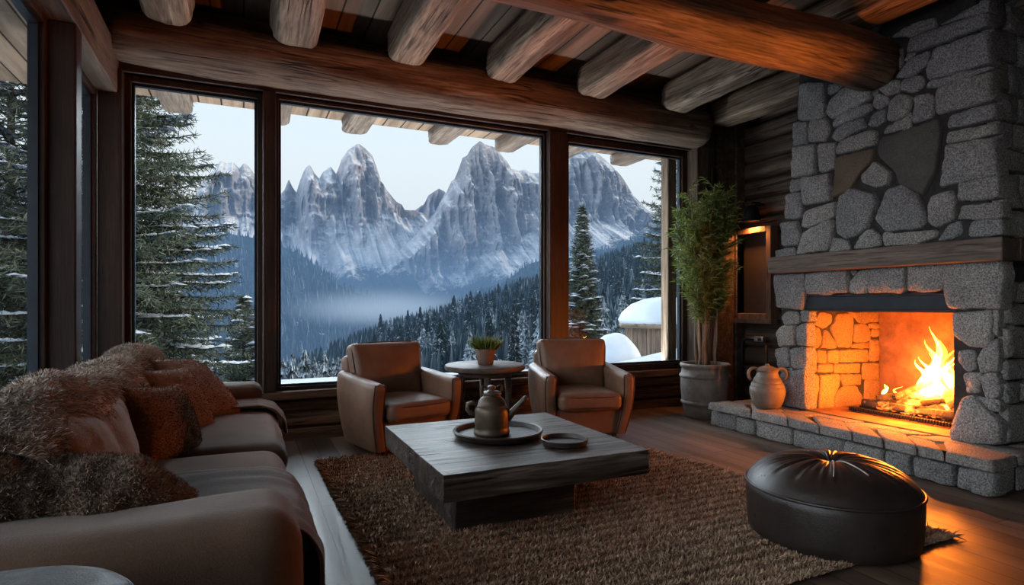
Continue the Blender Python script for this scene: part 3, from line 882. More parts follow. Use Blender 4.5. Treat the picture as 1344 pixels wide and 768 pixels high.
# ---------------------------------------------------------------- rug
def rug_mat(name, dk):
    m, t, out = nt(name); g = G(t)
    ge = g.n('ShaderNodeNewGeometry'); v = g.co()
    n = g.noise(v, 3.5, 4); 
    wv = g.n('ShaderNodeTexWave', wave_type='BANDS', bands_direction='Y', inp={'Vector': v, 'Scale': 3.6, 'Distortion': 2.5, 'Detail': 3, 'Detail Scale': 1.2}).outputs['Fac']
    k = g.math('ADD', g.math('MULTIPLY', ge.outputs['Random Per Island'], .45), g.math('ADD', g.math('MULTIPLY', n, .3), g.math('MULTIPLY', wv, .28)))
    g.bsdf(out, Base_Color=g.ramp(k, [(.2,(.08*dk,.046*dk,.028*dk)),(.5,(.29*dk,.19*dk,.125*dk)),(.85,(.56*dk,.40*dk,.28*dk))]), Roughness=.95, Sheen_Weight=.15, Specular_IOR_Level=.05)
    return m
M['rug'] = rug_mat('shaggy_rug', 1.0)
rc = np.array([[.61,1.86],[3.44,1.86],[2.98,4.88],[.56,4.88]])
nx_, ny_ = 60, 64
P = np.zeros((nx_,ny_,3))
for i in range(nx_):
    for j in range(ny_):
        u,v = i/(nx_-1), j/(ny_-1)
        q = rc[0]*(1-u)*(1-v)+rc[1]*u*(1-v)+rc[2]*u*v+rc[3]*(1-u)*v
        P[i,j] = (q[0],q[1],.012)
qq = P.reshape(-1,3); P[...,2] += (np.sin(qq[:,1]*2*PI/.085+fbm(qq*2.0,3)*5)*.004).reshape(nx_,ny_)
rg_ = MB().grid(P).build('area_rug', M['rug'])
tag(rg_, 'large shaggy brown ribbed rug under the coffee table', 'rug')
N = 85000
rg = np.random.default_rng(21)
# denser towards the viewer: area weighted by 1/dist
uu = rg.random(N); vv = rg.random(N)**1.35
q = rc[0]*((1-uu)*(1-vv))[:,None]+rc[1]*(uu*(1-vv))[:,None]+rc[2]*(uu*vv)[:,None]+rc[3]*((1-uu)*vv)[:,None]
b = np.c_[q, np.full(N,.008)]
rib = np.sin(b[:,1]*2*PI/.085+fbm(b*2.0,3)*5)
d = np.stack([rg.normal(size=N)*.5, rg.normal(size=N)*.5 - .35, np.ones(N)],1)
L = .013 + .017*(rib*.5+.5) + .008*rg.random(N)
edge = np.minimum(np.minimum(uu,1-uu)*2.9, np.minimum(vv,1-vv)*3.0)
# fringe on the left and right ends lies outwards
M['rug_pile'] = M['rug']
pm = blades(b, d, L, .0085, seed=22)
Nf = 9000
vv = rg.random(Nf); sidef = rg.random(Nf) < .6; uu = np.where(sidef, 0.0, 1.0) 
q = rc[0]*((1-uu)*(1-vv))[:,None]+rc[1]*(uu*(1-vv))[:,None]+rc[2]*(uu*vv)[:,None]+rc[3]*((1-uu)*vv)[:,None]
b = np.c_[q, .006+.012*rg.random(Nf)]
d = np.stack([np.where(sidef,-1.0,1.0)+rg.normal(size=Nf)*.2, rg.normal(size=Nf)*.45, .25+rg.normal(size=Nf)*.2],1)
pm = blades(b, d, .03+.045*rg.random(Nf), .007, bend=np.stack([np.zeros(Nf),np.zeros(Nf),-.012*np.ones(Nf)],1), mb=pm, seed=24)
tag(pm.build('pile', M['rug_pile'], rg_), kind='stuff')

# ---------------------------------------------------------------- bamboo in a planter
bp = thing('potted_bamboo', 'tall leafy bamboo plant in a ribbed grey planter in the right window corner', 'potted plant', (4.68,5.05,0))
MB().lathe([(0,0),(.20,0),(.215,.01),(.235,.10),(.245,.15),(.258,.155),(.262,.17),(.258,.185),(.25,.19),(.262,.32),(.262,.42),(.26,.44),(.272,.445),(.276,.46),(.272,.475),(.262,.48),(.25,.53),(.252,.55),(.268,.56),(.272,.585),(.262,.6),(.24,.6),(.235,.55),(0,.545)], n=56).build('planter', M['clay_pot'], bp, sharp=60)
MB().lathe([(0,.548),(.236,.548)], n=24).build('soil', M['soil'], bp)
M['cane'] = wood('bamboo_cane', (.12,.08,.045), (.24,.165,.10), (.36,.26,.17), 'Z', 3, .5, .2, False)
m_, t_, o_ = nt('bamboo_leaf'); g = G(t_)
ge = g.n('ShaderNodeNewGeometry')
col = g.ramp(ge.outputs['Random Per Island'], [(0,(.045,.08,.014)),(.5,(.14,.20,.04)),(1,(.30,.36,.10))])
bs = g.n('ShaderNodeBsdfPrincipled', inp={'Base Color': col, 'Roughness': .5}); tl = g.n('ShaderNodeBsdfTranslucent', inp={'Color': col})
mx = g.n('ShaderNodeMixShader', inp={0:.35,1:bs.outputs[0],2:tl.outputs[0]}); t_.links.new(mx.outputs[0], o_.inputs[0])
M['leaf'] = m_
rg = np.random.default_rng(31)
LB, LD = [], []; tw = MB()
for i in range(20):
    a = rg.random()*2*PI; r = .03+.11*rg.random(); h = 1.75+.75*rg.random()
    spread = .10+.24*rg.random()
    pts = []
    for k in range(12):
        s = k/11
        pts.append((math.cos(a)*(r+spread*s**1.7)+.012*math.sin(k*2.1+i), math.sin(a)*(r+spread*s**1.7)*.8+.012*math.cos(k*1.7+i), .54+(h-.0)*s*.80))
    MB().tube(pts, list(np.linspace(.014,.004,12)), 7).build('cane', M['cane'], bp)
    pts = np.array(pts)
    for b_ in range(40):
        s = .34+.66*rg.random(); x = s*11; k = min(int(x),10); p0 = pts[k]+(pts[k+1]-pts[k])*(x-k)
        aa = rg.random()*2*PI; env = .27*min(1,(s-.22)/.35)*(1.15-.55*max(0,s-.6)/.4)
        ln = env*(.5+.6*rg.random())
        dv_ = np.array([math.cos(aa), math.sin(aa)*.8, .45+.5*rg.random()])
        e = p0+dv_*ln*.85; mid = (p0+e)/2+np.array([0,0,.03])
        tw.tube([tuple(p0),tuple(mid),tuple(e)], [.003,.002,.001], 4, cap=False)
        for l in range(22):
            q = l/21; pos = p0*(1-q)+e*q+np.array([0,0,.06*q*(1-q)])
            LB.append(pos); LD.append(np.array([math.cos(aa+rg.normal()*.9), math.sin(aa+rg.normal()*.9), .2+rg.normal()*.5]))
LB = np.array(LB); LD = np.array(LD); n = len(LB)
tw.build('twigs', M['cane'], bp)
blades(LB, LD, .045+.05*rg.random(n), .010, bend=np.stack([0*LB[:,0],0*LB[:,0],-.02*rg.random(n)],1), seed=33).build('foliage', M['leaf'], bp)

# ---------------------------------------------------------------- clay jug on the hearth
jg = thing('clay_jug', 'ribbed clay jug with two ear handles and a lid on the left of the hearth', 'jug', (4.60,4.12,.262))
prof = [(0,0),(.105,0),(.118,.008),(.142,.06),(.158,.12),(.162,.155),(.157,.195),(.150,.20),(.150,.207),(.142,.235),(.133,.24),(.132,.248),(.118,.28),(.110,.284),(.108,.292),(.095,.325),(.092,.34),(.098,.345),(.098,.352)]
MB().lathe(prof, n=48).build('body', M['clay'], jg, sharp=50)
MB().lathe([(0,.35),(.10,.35),(.104,.358),(.09,.372),(.05,.392),(.022,.40),(.018,.412),(.012,.418),(0,.419)], n=40).build('lid', M['clay'], jg, sharp=50)
hd = Vector((.86,-.5,0)).normalized()
for sg in (-1,1):
    pts = []
    for k in range(15):
        a = -.35*PI + k/14*1.45*PI
        r = .135 + .048*math.cos(a*1.0-.25*PI); z = .315+.058*math.sin(a)
        rr = .128+.05*math.cos(a); pts.append((hd.x*sg*rr, hd.y*sg*rr, .315+.06*math.sin(a)))
    MB().tube(pts, .0145, 10).build('handle', M['clay'], jg)
# ================================================================ FIREPLACE
XF = 4.85          # stone face
YN = 2.33          # near corner
HZ = .25           # hearth height
fp = thing('stone_fireplace', 'tall grey fieldstone fireplace and chimney with wooden mantel and raised hearth', 'fireplace', (5.2, 3.2, 0))
FO = np.array([5.2,3.2,0])

def stones(mb, poly, place, H=.06, seed=0, nz=.012, round_=2, back=.07, gap=0.0, flat=False):
    p = np.array(poly, float)
    ar = .5*np.sum(p[:,0]*np.roll(p[:,1],-1)-np.roll(p[:,0],-1)*p[:,1])
    if ar < 0: p = p[::-1]
    # densify, then round the corners
    q = []
    for i in range(len(p)):
        a, b = p[i], p[(i+1)%len(p)]; L = np.linalg.norm(b-a); k = max(3, int(L/.014))
        for j in range(k): q.append(a+(b-a)*j/k)
    q = np.array(q)
    for _ in range(round_*2): q = (np.roll(q,1,0)+q*2+np.roll(q,-1,0))/4
    c = q.mean(0); n = len(q)
    size = math.sqrt(abs(ar)); H = min(H, size*.35)
    q = q + (c-q)/np.linalg.norm(q-c,axis=1,keepdims=True)*(gap)
    q = q + (q-c)/np.linalg.norm(q-c,axis=1,keepdims=True)*(fbm(np.c_[q*11,np.full(n,seed*3.1)],3)*.016)[:,None]
    edge = min(.020, size*.10)
    R = np.linalg.norm(q-c,axis=1).mean()
    rings = [(1.0,-back),(1.0,.0)]
    for t in (.25,.5,.75,1.0): rings.append((1-edge/R*(1-math.cos(t*PI/2)), H*.80*math.sin(t*PI/2)))
    for f in (.78,.6,.42,.25,.1): rings.append((f*(1-edge/R), H*(.80+.2*(1-f*f)) if not flat else H*.82))
    V = []
    for f, h in rings:
        r = c+(q-c)*f
        nn = fbm(np.c_[r*9,np.full(n,seed*1.7)],4)*nz + fbm(np.c_[r*32,np.full(n,seed*2.7)],2)*nz*.30
        V.append(np.c_[r, h + (nn*(h>0))*(1 if not flat else .4)])
    V.append(np.array([[c[0],c[1],H+ fbm(np.array([[c[0]*9,c[1]*9,seed*1.7]]),4)[0]*nz]]) if not flat else np.array([[c[0],c[1],H*.82]]))
    V = np.concatenate(V); m = len(rings)
    idx = np.arange(n*m).reshape(m,n)
    F = np.stack([idx[:-1], np.roll(idx[:-1],-1,1), np.roll(idx[1:],-1,1), idx[1:]], -1).reshape(-1,4)
    W = place(V)
    mb.add(W-FO, F)
    o0 = mb.n - len(W)
    mb.f.extend([[o0+idx[-1,i], o0+idx[-1,(i+1)%n], o0+n*m] for i in range(n)])
def ysd(z): return YN + max(0,z-1.6)*.058
def front(V): return np.c_[XF+.015-V[:,2], V[:,0], V[:,1]]
def pxfront(poly, ox, oy, s, quoin=True):
    q = [on_x(ox+x/s, oy+y/s, XF-.02)[1:] for x, y in poly]
    m = min(p[0] for p in q)
    if quoin and m < ysd(q[0][1]) + .17:          # quoin: run it out to the corner
        q = [(ysd(z)-.04, z) if y < m+.06 else (y,z) for y,z in q]
    return q
A = [ # chimney breast above the mantel
[(95,250),(165,245),(167,340),(150,355),(88,355)],[(72,362),(112,360),(112,425),(70,432)],[(120,352),(165,348),(180,380),(165,418),(116,422)],
[(170,248),(212,252),(190,272),(172,282)],[(168,335),(178,300),(210,268),(300,228),(302,295),(185,352)],[(185,368),(215,328),(300,305),(303,325),(275,345),(190,378)],
[(182,408),(200,378),(275,350),(285,378),(205,418)],[(200,440),(210,420),(300,385),(316,390),(314,430),(205,458)],[(72,437),(135,427),(140,505),(130,522),(70,525)],
[(146,427),(195,424),(196,497),(148,510)],[(62,532),(93,528),(95,562),(60,570)],[(97,527),(180,514),(183,592),(105,610)],[(50,577),(92,570),(100,642),(48,652)],
[(94,672),(110,627),(200,597),(198,642),(120,676)],[(33,662),(82,655),(94,700),(86,727),(40,727)],[(82,755),(100,690),(180,650),(192,658),(182,740)],[(18,742),(72,733),(76,760),(18,765)],
[(272,520),(310,478),(358,512),(355,548),(310,555),(275,542)],
[(200,692),(212,582),(240,555),(310,572),(320,600),(290,682),(235,707)],[(318,655),(350,562),(400,545),(440,580),(467,650),(455,675),(345,685)],
[(470,662),(477,580),(542,562),(552,590),(546,652),(500,672)],[(508,557),(530,432),(612,418),(614,532)],[(175,748),(185,704),(235,712),(242,742)],
[(250,738),(265,702),(300,675),(322,697),(328,728)],[(332,690),(362,692),(357,722),(338,727)],[(358,727),(365,692),(495,680),(497,702),(440,724)],
[(498,712),(520,677),(560,655),(567,692),(540,710)],[(585,702),(600,655),(672,650),(672,697)],[(553,652),(570,612),(662,600),(666,647)],[(558,597),(563,537),(634,522),(638,592)],
[(523,427),(530,392),(606,378),(610,412)],[(527,382),(535,342),(594,325),(598,370)],[(488,292),(505,257),(574,238),(586,318),(500,338)],[(460,262),(470,240),(562,225),(566,234),(500,257)],
[(466,212),(490,147),(552,127),(566,216),(470,237)],[(408,157),(420,112),(548,75),(554,112),(440,152)],[(425,362),(432,287),(470,272),(484,290),(482,347)],
[(345,357),(355,302),(385,275),(425,290),(410,342),(370,360)],[(335,397),(345,372),(395,360),(397,382)],[(287,372),(300,342),(340,320),(343,358),(320,377)],
[(305,312),(312,275),(347,285),(352,305),(325,322)],[(316,257),(350,240),(383,235),(382,272),(345,285)],[(390,267),(395,237),(450,222),(453,252),(430,272)],
[(297,217),(330,172),(390,140),(393,192),(340,237),(310,237)],[(370,232),(410,182),(470,150),(471,185),(420,227)],[(290,152),(350,105),(352,150),(300,172)],
[(355,112),(400,82),(490,50),(490,82),(420,107)],[(395,178),(406,155),(432,155),(407,178)],[(397,340),(417,330),(417,365),(399,372)],
[(230,238),(300,190),(298,225),(235,248)],[(60,500),(68,440),(70,520),(62,528)],[(300,232),(318,260),(306,300)],[(500,75),(560,30),(560,70),(548,72)],
[(360,365),(412,345),(418,392),(395,385)]]
B = [ # around the fire opening (zoomed at 844,220 x2.688)
[(463,378),(570,373),(577,420),(562,502),(475,492)],[(575,373),(722,360),(724,442),(580,447)],[(724,442),(734,405),(762,362),(797,360),(792,442)],[(724,362),(752,362),(737,387)],
[(800,358),(927,348),(927,430),(905,442),(800,442)],[(935,345),(1077,338),(1067,432),(935,437)],[(1073,335),(1222,323),(1228,370),(1222,500),(1080,497),(1066,440)],
[(488,525),(510,506),(545,508),(550,547),(500,557)],[(553,508),(582,505),(583,540),(557,542)],[(471,590),(490,558),(537,558),(537,627),(480,632)],[(541,562),(577,546),(580,628),(547,627)],
[(468,640),(512,633),(522,702),(473,707)],[(520,640),(579,635),(577,717),(527,707)]]
Cc = [ # foot of the left pier (844,450 x2.416)
[(440,95),(517,85),(524,212),(443,198)],[(425,82),(470,78),(475,92),(440,97)]]
R = [ # right pier (1060,370 x2.743)
[(525,115),(662,105),(672,150),(652,237),(590,237),(528,190)],[(543,250),(602,245),(607,312),(570,322),(543,285)],[(558,335),(622,330),(617,402),(570,402)],
[(612,272),(655,215),(684,205),(684,322),(620,327)],[(618,345),(640,332),(685,330),(685,415),(640,417)],[(605,410),(640,420),(690,425),(690,470),(650,465)],[(513,540),(558,422),(600,405),(700,512),(692,585),(520,575)],
[(628,108),(684,95),(684,195),(672,190)]]
mb = MB(); k = 0
for lst, a in ((A,(1010,0,2.257)),(B,(844,220,2.688)),(Cc,(844,450,2.416)),(R,(1060,370,2.743))):
    for poly in lst:
        k += 1
        stones(mb, pxfront(poly,*a, quoin=lst is not R), front, H=.075+.02*((k*7)%5)/5, seed=k, gap=-.008, round_=1, nz=.016)
mb.build('chimney_stones', M['stone'], fp, loc=None)
mb = MB(); stones(mb, pxfront([(318,442),(330,407),(502,348),(510,370),(497,502),(457,582),(385,547),(370,502),(320,467)],1010,0,2.257), front, H=.07, seed=91, nz=.006, round_=1, flat=True)
mb.build('slate_stone', M['stone_smooth'], fp)
mb = MB(); stones(mb, pxfront([(184,590),(198,467),(312,437),(306,472),(235,568)],1010,0,2.257), front, H=.07, seed=92, nz=.006, round_=1, flat=True)
mb.build('brown_stone', M['stone_brown'], fp)

# near side face: rough courses, leaning back with height
mb = MB(); rg = np.random.default_rng(51)
def side(V):
    y = YN+np.clip(V[:,1]-1.6,0,9)*.058
    return np.c_[V[:,0], y+.015-V[:,2], V[:,1]]
z = HZ+.01; row = 0
while z < CZ-.03:
    h = .15+.14*rg.random(); h = min(h, CZ-z)
    if abs(z-1.55) < .13: z = 1.73; mb.build('side_stones', M['stone'], fp); mb = MB(); continue
    if z < 1.55 < z+h: h = 1.55-z
    x = XF+.03; first = True
    while x < XR-.02:
        w = (.16 if row%2 else .30)+.1*rg.random() if first else .16+.26*rg.random()
        w = min(w, XR-x); j = lambda: (rg.random()-.5)*.03
        if w > .06: stones(mb, [(x+.012+ (0 if first else j()),z+.012),(x+w-.012+j(),z+.012+j()*.5),(x+w-.012+j(),z+h-.012),(x+.012,z+h-.012+j()*.5)], side, H=.06, seed=100+len(mb.v), round_=1, gap=-.006)
        x += w; first = False
    z += h; row += 1
mb.build('side_stones', M['stone'], fp)

core = MB()
def prism(mb, yz, x0, x1):
    n = len(yz); v = [(x0,y,z) for y,z in yz]+[(x1,y,z) for y,z in yz]
    f = [list(range(n))[::-1], [n+i for i in range(n)]]+[[i,(i+1)%n,n+(i+1)%n,n+i] for i in range(n)]
    mb.add(np.array(v)-FO, f)
prism(core, [(YN+.03,1.36),(4.15,1.36),(3.93,CZ),(YN+.16,CZ)], XF, XR+.15)
prism(core, [(YN+.02,HZ-.2),(2.62,HZ-.2),(2.62,1.36),(YN+.03,1.36)], XF, XR+.15)
prism(core, [(3.90,HZ-.2),(4.17,HZ-.2),(4.17,1.36),(3.90,1.36)], XF, XR+.15)
core.build('mortar_core', M['mortar'], fp, smooth=False)

# fire box
fb = MB()
fb.box(5.93-FO[0],6.05-FO[0], 2.5-FO[1],4.0-FO[1], HZ-.1,1.4)
fb.box(XF+.1-FO[0],6.0-FO[0], 2.6-FO[1],2.66-FO[1], HZ,1.36)
fb.box(XF+.12-FO[0],6.0-FO[0], 2.6-FO[1],3.95-FO[1], 1.33,1.37)
fb.box(XF-FO[0],6.0-FO[0], 2.6-FO[1],3.95-FO[1], HZ-.1,HZ+.004)
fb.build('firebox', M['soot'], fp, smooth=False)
YJ = 3.885
def jamb(V): return np.c_[V[:,0], YJ+.03-V[:,2], V[:,1]]
I = [[(25,150),(45,110),(88,115),(85,150),(60,168)],[(2,150),(45,165),(55,210),(40,240),(2,237)],[(85,165),(110,112),(165,113),(170,170),(157,237),(115,237)],
[(50,240),(60,175),(75,170),(107,232),(107,240)],[(148,108),(275,108),(275,145),(190,148)],[(170,215),(173,150),(212,150),(230,180),(227,210),(200,222)],
[(222,150),(282,150),(280,168),(225,168)],[(235,172),(277,170),(277,195),(235,197)],[(160,238),(165,222),(225,215),(225,240)],[(117,290),(119,246),(221,243),(221,287)],
[(36,292),(37,247),(69,245),(71,292)],[(73,292),(76,249),(113,248),(113,292)],[(36,327),(39,297),(91,295),(91,327)],[(97,330),(99,295),(194,293),(194,330)],
[(226,287),(229,210),(302,205),(302,282)],[(47,335),(118,333),(118,372),(95,410),(95,457),(40,457),(47,400)],[(123,335),(195,333),(195,372),(130,375)],[(97,457),(99,405),(130,378),(180,375),(202,420),(207,457)],
[(2,333),(41,333),(41,380),(32,460),(4,462)],[(2,243),(33,243),(33,327),(2,327)],[(200,292),(300,288),(298,352),(200,352)],[(210,355),(296,352),(290,450),(212,455),(206,420)],[(2,60),(36,60),(36,95),(22,140),(2,145)],[(40,60),(120,60),(120,104),(48,104)],[(125,60),(200,60),(200,104),(125,104)],[(205,60),(280,60),(280,104),(205,104)]]
def pxj(poly):
    o = []
    for x,y in poly:
        p = on_y(1060+x/2.743, 370+y/2.743, YJ); o.append((min(p[0],5.92), p[2]))
    return o
mb = MB()
for i, poly in enumerate(I): stones(mb, pxj(poly), jamb, H=.04, seed=300+i, nz=.010, gap=-.006, round_=1)
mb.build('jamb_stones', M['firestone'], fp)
o = MB().box(XF+.0-FO[0],XF+.06-FO[0], 2.60-FO[1],3.90-FO[1], 1.205,1.325).build('lintel_bar', M['steel_lintel'], fp, smooth=False); bevel(o,.006,2)
o2 = MB().box(XF-.005-FO[0],XF+.10-FO[0], 2.60-FO[1],3.90-FO[1], 1.19,1.204).build('lintel_lip', M['steel_lintel'], fp, smooth=False)
MB().box(XF-.01-FO[0],XF+.10-FO[0], 2.60-FO[1],3.90-FO[1], 1.326,1.34).build('lintel_lip', M['steel_lintel'], fp, smooth=False)

# mantel shelf wraps the near corner
mt = MB(); 
mt.box(4.68-FO[0],XF+.06-FO[0], 2.23-FO[1],4.19-FO[1], 1.555,1.715)
o = mt.build('mantel_shelf', M['mantel'], fp, smooth=False); bevel(o,.010,2); subdiv_disp(o, 14, rough(.006, 4)); o.data.set_sharp_from_angle(angle=math.radians(40))
mt = MB(); mt.box(XF+.06-FO[0],XR-FO[0], 2.23-FO[1],YN+.02-FO[1], 1.555,1.715)
o = mt.build('mantel_return', M['mantel'], fp, smooth=False); bevel(o,.010,2)

# hearth
XH = 4.40
hc = MB(); hc.box(XH+.05-FO[0],XF+.05-FO[0],2.16-FO[1],4.62-FO[1],0,HZ-.02); hc.box(XF+.05-FO[0],XR-FO[0],2.16-FO[1],2.36-FO[1],0,HZ-.02); hc.box(XF-FO[0],XR+.1-FO[0],4.1-FO[1],4.62-FO[1],0,HZ-.02)
hc.build('hearth_core', M['mortar'], fp, smooth=False)
def hfront(V): return np.c_[XH+.045-V[:,2], V[:,0], V[:,1]]
def hside(V): return np.c_[V[:,0], 2.145+.045-V[:,2], V[:,1]]
mb = MB(); cuts = []
for a, b in ((210,292),(292,352),(352,470),(470,633),(633,762),(762,850),(850,988),(988,1124)):
    y1 = on_x(844+a/2.416, 600, XH)[1]; y0 = on_x(844+b/2.416, 600, XH)[1]
    jz = RNG.random(4)*.02
    stones(mb, [(y0+.008,.005),(y1-.008,.005),(y1-.01,.165-jz[0]),(y0+.01,.165-jz[1])], hfront, H=.055, seed=400+a, round_=1, gap=-.004, nz=.014)
x = XH-.02
for w in (.30,.26,.34,.28,.3):
    stones(mb, [(x+.008,.005),(x+w-.008,.005),(x+w-.01,.165),(x+.01,.16)], hside, H=.05, seed=int(500+x*50), round_=1, gap=-.004, nz=.014); x += w
mb.build('hearth_stones', M['stone'], fp)
mb = MB()
def htop(V): return np.c_[V[:,0], V[:,1], .185+V[:,2]]
ys = [on_x(844+b/2.416, 560, XH)[1] for b in (210,355,470,570,675,775,880,970,1118)]
ys[-1] = 2.12; ys[0] = 4.66
mid = [4.64,4.42,4.02,3.72,3.40,3.12,2.86,2.62,2.14]
xm = [XH+.24, XH+.30, XH+.22, XH+.30, XH+.24, XH+.28, XH+.22, XH+.30]
for i in range(8):
    stones(mb, [(XH-.035,ys[i+1]+.006),(XH-.035,ys[i]-.006),(xm[i],mid[i]-.006),(xm[i],mid[i+1]+.006)], htop, H=.075, seed=600+i, nz=.010, round_=1, back=.01, flat=True, gap=-.004)
yb_ = [4.64,4.30,3.90,3.60,3.22,2.95,2.66,2.34,2.14]
for i in range(8):
    xa = xm[i]+.012
    stones(mb, [(xa,mid[i+1]+.006),(xa,mid[i]-.006),(XF+.12,yb_[i]-.006),(XF+.12,yb_[i+1]+.006)], htop, H=.072, seed=620+i, nz=.010, round_=1, back=.01, flat=True, gap=-.004)
for i,(a,b) in enumerate(((XF+.13,5.2),(5.2,5.55),(5.55,5.9))):
    stones(mb, [(a,2.12),(b-.01,2.12),(b-.01,2.36),(a,2.36)], htop, H=.07, seed=640+i, nz=.007, round_=1, back=.01)
    stones(mb, [(a,4.2),(b-.01,4.2),(b-.01,4.64),(a,4.64)], htop, H=.07, seed=650+i, nz=.007, round_=1, back=.01)
mb.build('hearth_slabs', M['hearth_top'], fp)

# ---------------------------------------------------------------- grate, logs, embers, flames
def char_mat(name, glow, base):
    m, t, out = nt(name); g = G(t); v = g.co(rnd=True)
    n = g.noise(v, 14, 6, .65, .5); n2 = g.noise(v, 5, 3)
    col = g.ramp(n, [(.3,tuple(x*.35 for x in base)),(.7,base)])
    e = g.ramp(g.math('MULTIPLY', n, g.math('ADD', n2, .5)), [(.50,0.0),(.66,1.0)])
    b = g.n('ShaderNodeBsdfPrincipled', inp={'Base Color': col, 'Roughness': .9, 'Emission Color': (1,.18,.02,1), 'Emission Strength': g.math('MULTIPLY', e, glow), 'Normal': g.bump(n,.8,.02)})
    t.links.new(b.outputs[0], out.inputs[0]); return m
M['char'] = char_mat('charred_log_bark', 3.0, (.06,.045,.035))
M['ember'] = char_mat('glowing_embers', 9.0, (.05,.03,.02))
gr = thing('fire_grate', 'black iron grate with a beaded front bar under the burning logs', 'grate', (5.30,3.2,HZ))
b = MB()
for k in range(40):
    y = -.46+k*.0235; b.rbox((.016,.010,.018), .006, (-.15,y,.034), n=3, ns=2)
b.build('beaded_bar', M['iron'], gr)
b = MB(); b.box(-.14,.42,-.46,-.44,.012,.03); b.box(-.14,.42,.44,.46,.012,.03)
for k in range(6): b.box(-.12+k*.1,-.10+k*.1,-.46,.46,.035,.05)
b.build('frame', M['iron'], gr, smooth=False)
for (x,y) in ((-.12,-.44),(-.12,.44),(.4,-.44),(.4,.44)): MB().box(x-.012,x+.012,y-.012,y+.012,0,.04).build('foot', M['iron'], gr, smooth=False)
em = MB()
for k in range(150):
    r = .012+.018*RNG.random(); em.rbox((r,r*1.2,r*.8), r*.5, (5.24+.42*RNG.random(), 2.82+.62*RNG.random(), HZ+.06+.015*RNG.random()), rot=euler(RNG.random(),RNG.random(),RNG.random()), n=2, ns=2)
tag(em.build('embers', M['ember']), 'bed of glowing orange embers under the burning logs', 'embers', kind='stuff')
LG = [((5.24,2.76,.345),(5.26,3.60,.335),.042,'front log of the fire, lying across the grate'),
      ((5.38,2.72,.36),(5.36,3.46,.36),.048,'second log of the fire, just behind the front log'),
      ((5.56,2.74,.37),(5.54,3.48,.36),.05,'rearmost log of the fire, lying at the back of the grate'),
      ((5.22,3.46,.40),(5.62,2.96,.50),.036,'charred log leaning left to right across the fire'),
      ((5.24,3.30,.43),(5.58,3.20,.56),.030,'short charred log propped upright at the left of the flames'),
      ((5.22,2.80,.42),(5.60,3.14,.55),.038,'charred log leaning into the flames from the right'),
      ((5.20,3.12,.40),(5.62,2.84,.47),.032,'thin burning log on top of the pile at the right')]
for i, (a, b_, r, l) in enumerate(LG):
    o = timber('firewood_log', a, b_, r*2.1, r*2, M['char'], sides=16, sq=2.2, seed=70+i, nz=.012)
    tag(o, l, 'log', 'burning logs')
def flame_mat(name, col, st):
    m, t, out = nt(name)
    e = t.nodes.new('ShaderNodeEmission'); e.inputs[0].default_value = col+(1,); e.inputs[1].default_value = st
    t.links.new(e.outputs[0], out.inputs['Volume']); return m
M['flame_core'] = flame_mat('flame_core', (1,.34,.05), 26)
M['flame_mid'] = flame_mat('flame_middle', (1,.25,.022), 14)
M['flame_out'] = flame_mat('flame_outer', (1,.15,.010), 8)
fi = thing('fire', 'bright yellow orange log fire burning in the stone fireplace', 'fire', (5.42,3.08,.32))
rg = np.random.default_rng(77)
def tongue(x, y, z0, h, r, mat, seed, lean=0):
    n = 30; mb = MB(); pts, rs = [], []
    ph = rg.random()*6.28
    for k in range(n):
        s = k/(n-1)
        w = .035*s*h/.5*math.sin(s*7+ph)+ .05*s*s*lean
        w2 = .03*s*math.cos(s*8+ph*1.7)
        pts.append((x+w2, y+w+.02*math.sin(s*15+ph)*s, z0+h*s))
        rs.append(max(.0015, r*(math.sin(PI*min(1,(s*.86+.14))**.75))**1.15*(1+.25*math.sin(s*11+ph)*s)))
    rs[0] = r*.35; rs[-1] = .0012
    mb.tube(pts, rs, 14, sx=.8)
    return mb.build('flame', mat, fi)
T = []
for k in range(17):   # main column, towards the right of the grate
    u = rg.normal()*.085
    T.append((rg.normal()*.05, -.02+u, .02, (.66-abs(u)*2.2)*(.55+.45*rg.random()), .030+.022*rg.random()))
T += [(0,-.02,.02,.72,.045),(.02,.05,.02,.60,.05),(-.02,-.09,.02,.55,.045),(0,.12,.02,.42,.04)]
for i,(x,y,z,h,r) in enumerate(T):
    tongue(x,y,z,max(.16,h),r, [M['flame_core'],M['flame_mid'],M['flame_mid'],M['flame_out']][i%4], i, lean=rg.normal()*.6)
for k in range(16):  # low licks along the logs
    y = -.24+.62*rg.random()
    tongue(-.14+.25*rg.random(), y, .0, .10+.13*rg.random(), .014+.014*rg.random(), [M['flame_core'],M['flame_mid']][k%2], 40+k, lean=-.8)

# ---------------------------------------------------------------- wall niche, lamp, pipe
nc = thing('wall_niche', 'narrow wooden framed dark niche in the log wall beside the chimney', 'niche', (XR-.03,5.42,1.07))
def B4(mb,y0,y1,z0,z1,w,x0,x1):
    mb.box(x0,x1,y0,y0+w,z0,z1); mb.box(x0,x1,y1-w,y1,z0,z1); mb.box(x0,x1,y0+w,y1-w,z0,z0+w); mb.box(x0,x1,y0+w,y1-w,z1-w,z1)
mb = MB(); B4(mb,-.30,.30,0,1.14,.07,-.10,.06); M['niche'] = wood('niche_frame_wood', (.08,.045,.028), (.16,.095,.06), (.24,.15,.1), 'Z', 1.2, .5, .4)
bevel(mb.build('frame', M['niche'], nc, smooth=False), .008, 2)
MB().box(-.14,.02,-.34,.34,-.05,.0).build('sill', M['niche'], nc, smooth=False)
mb = MB(); mb.box(.02,.05,-.23,.23,.07,1.07); M['dark_panel'] = plain('dark_niche_panel', (.018,.014,.012), .6); mb.build('dark_panel', M['dark_panel'], nc, smooth=False)
wl = thing('wall_lamp', 'small dark downlight lamp on the log wall above the niche', 'lamp', (5.72,5.37,2.28))
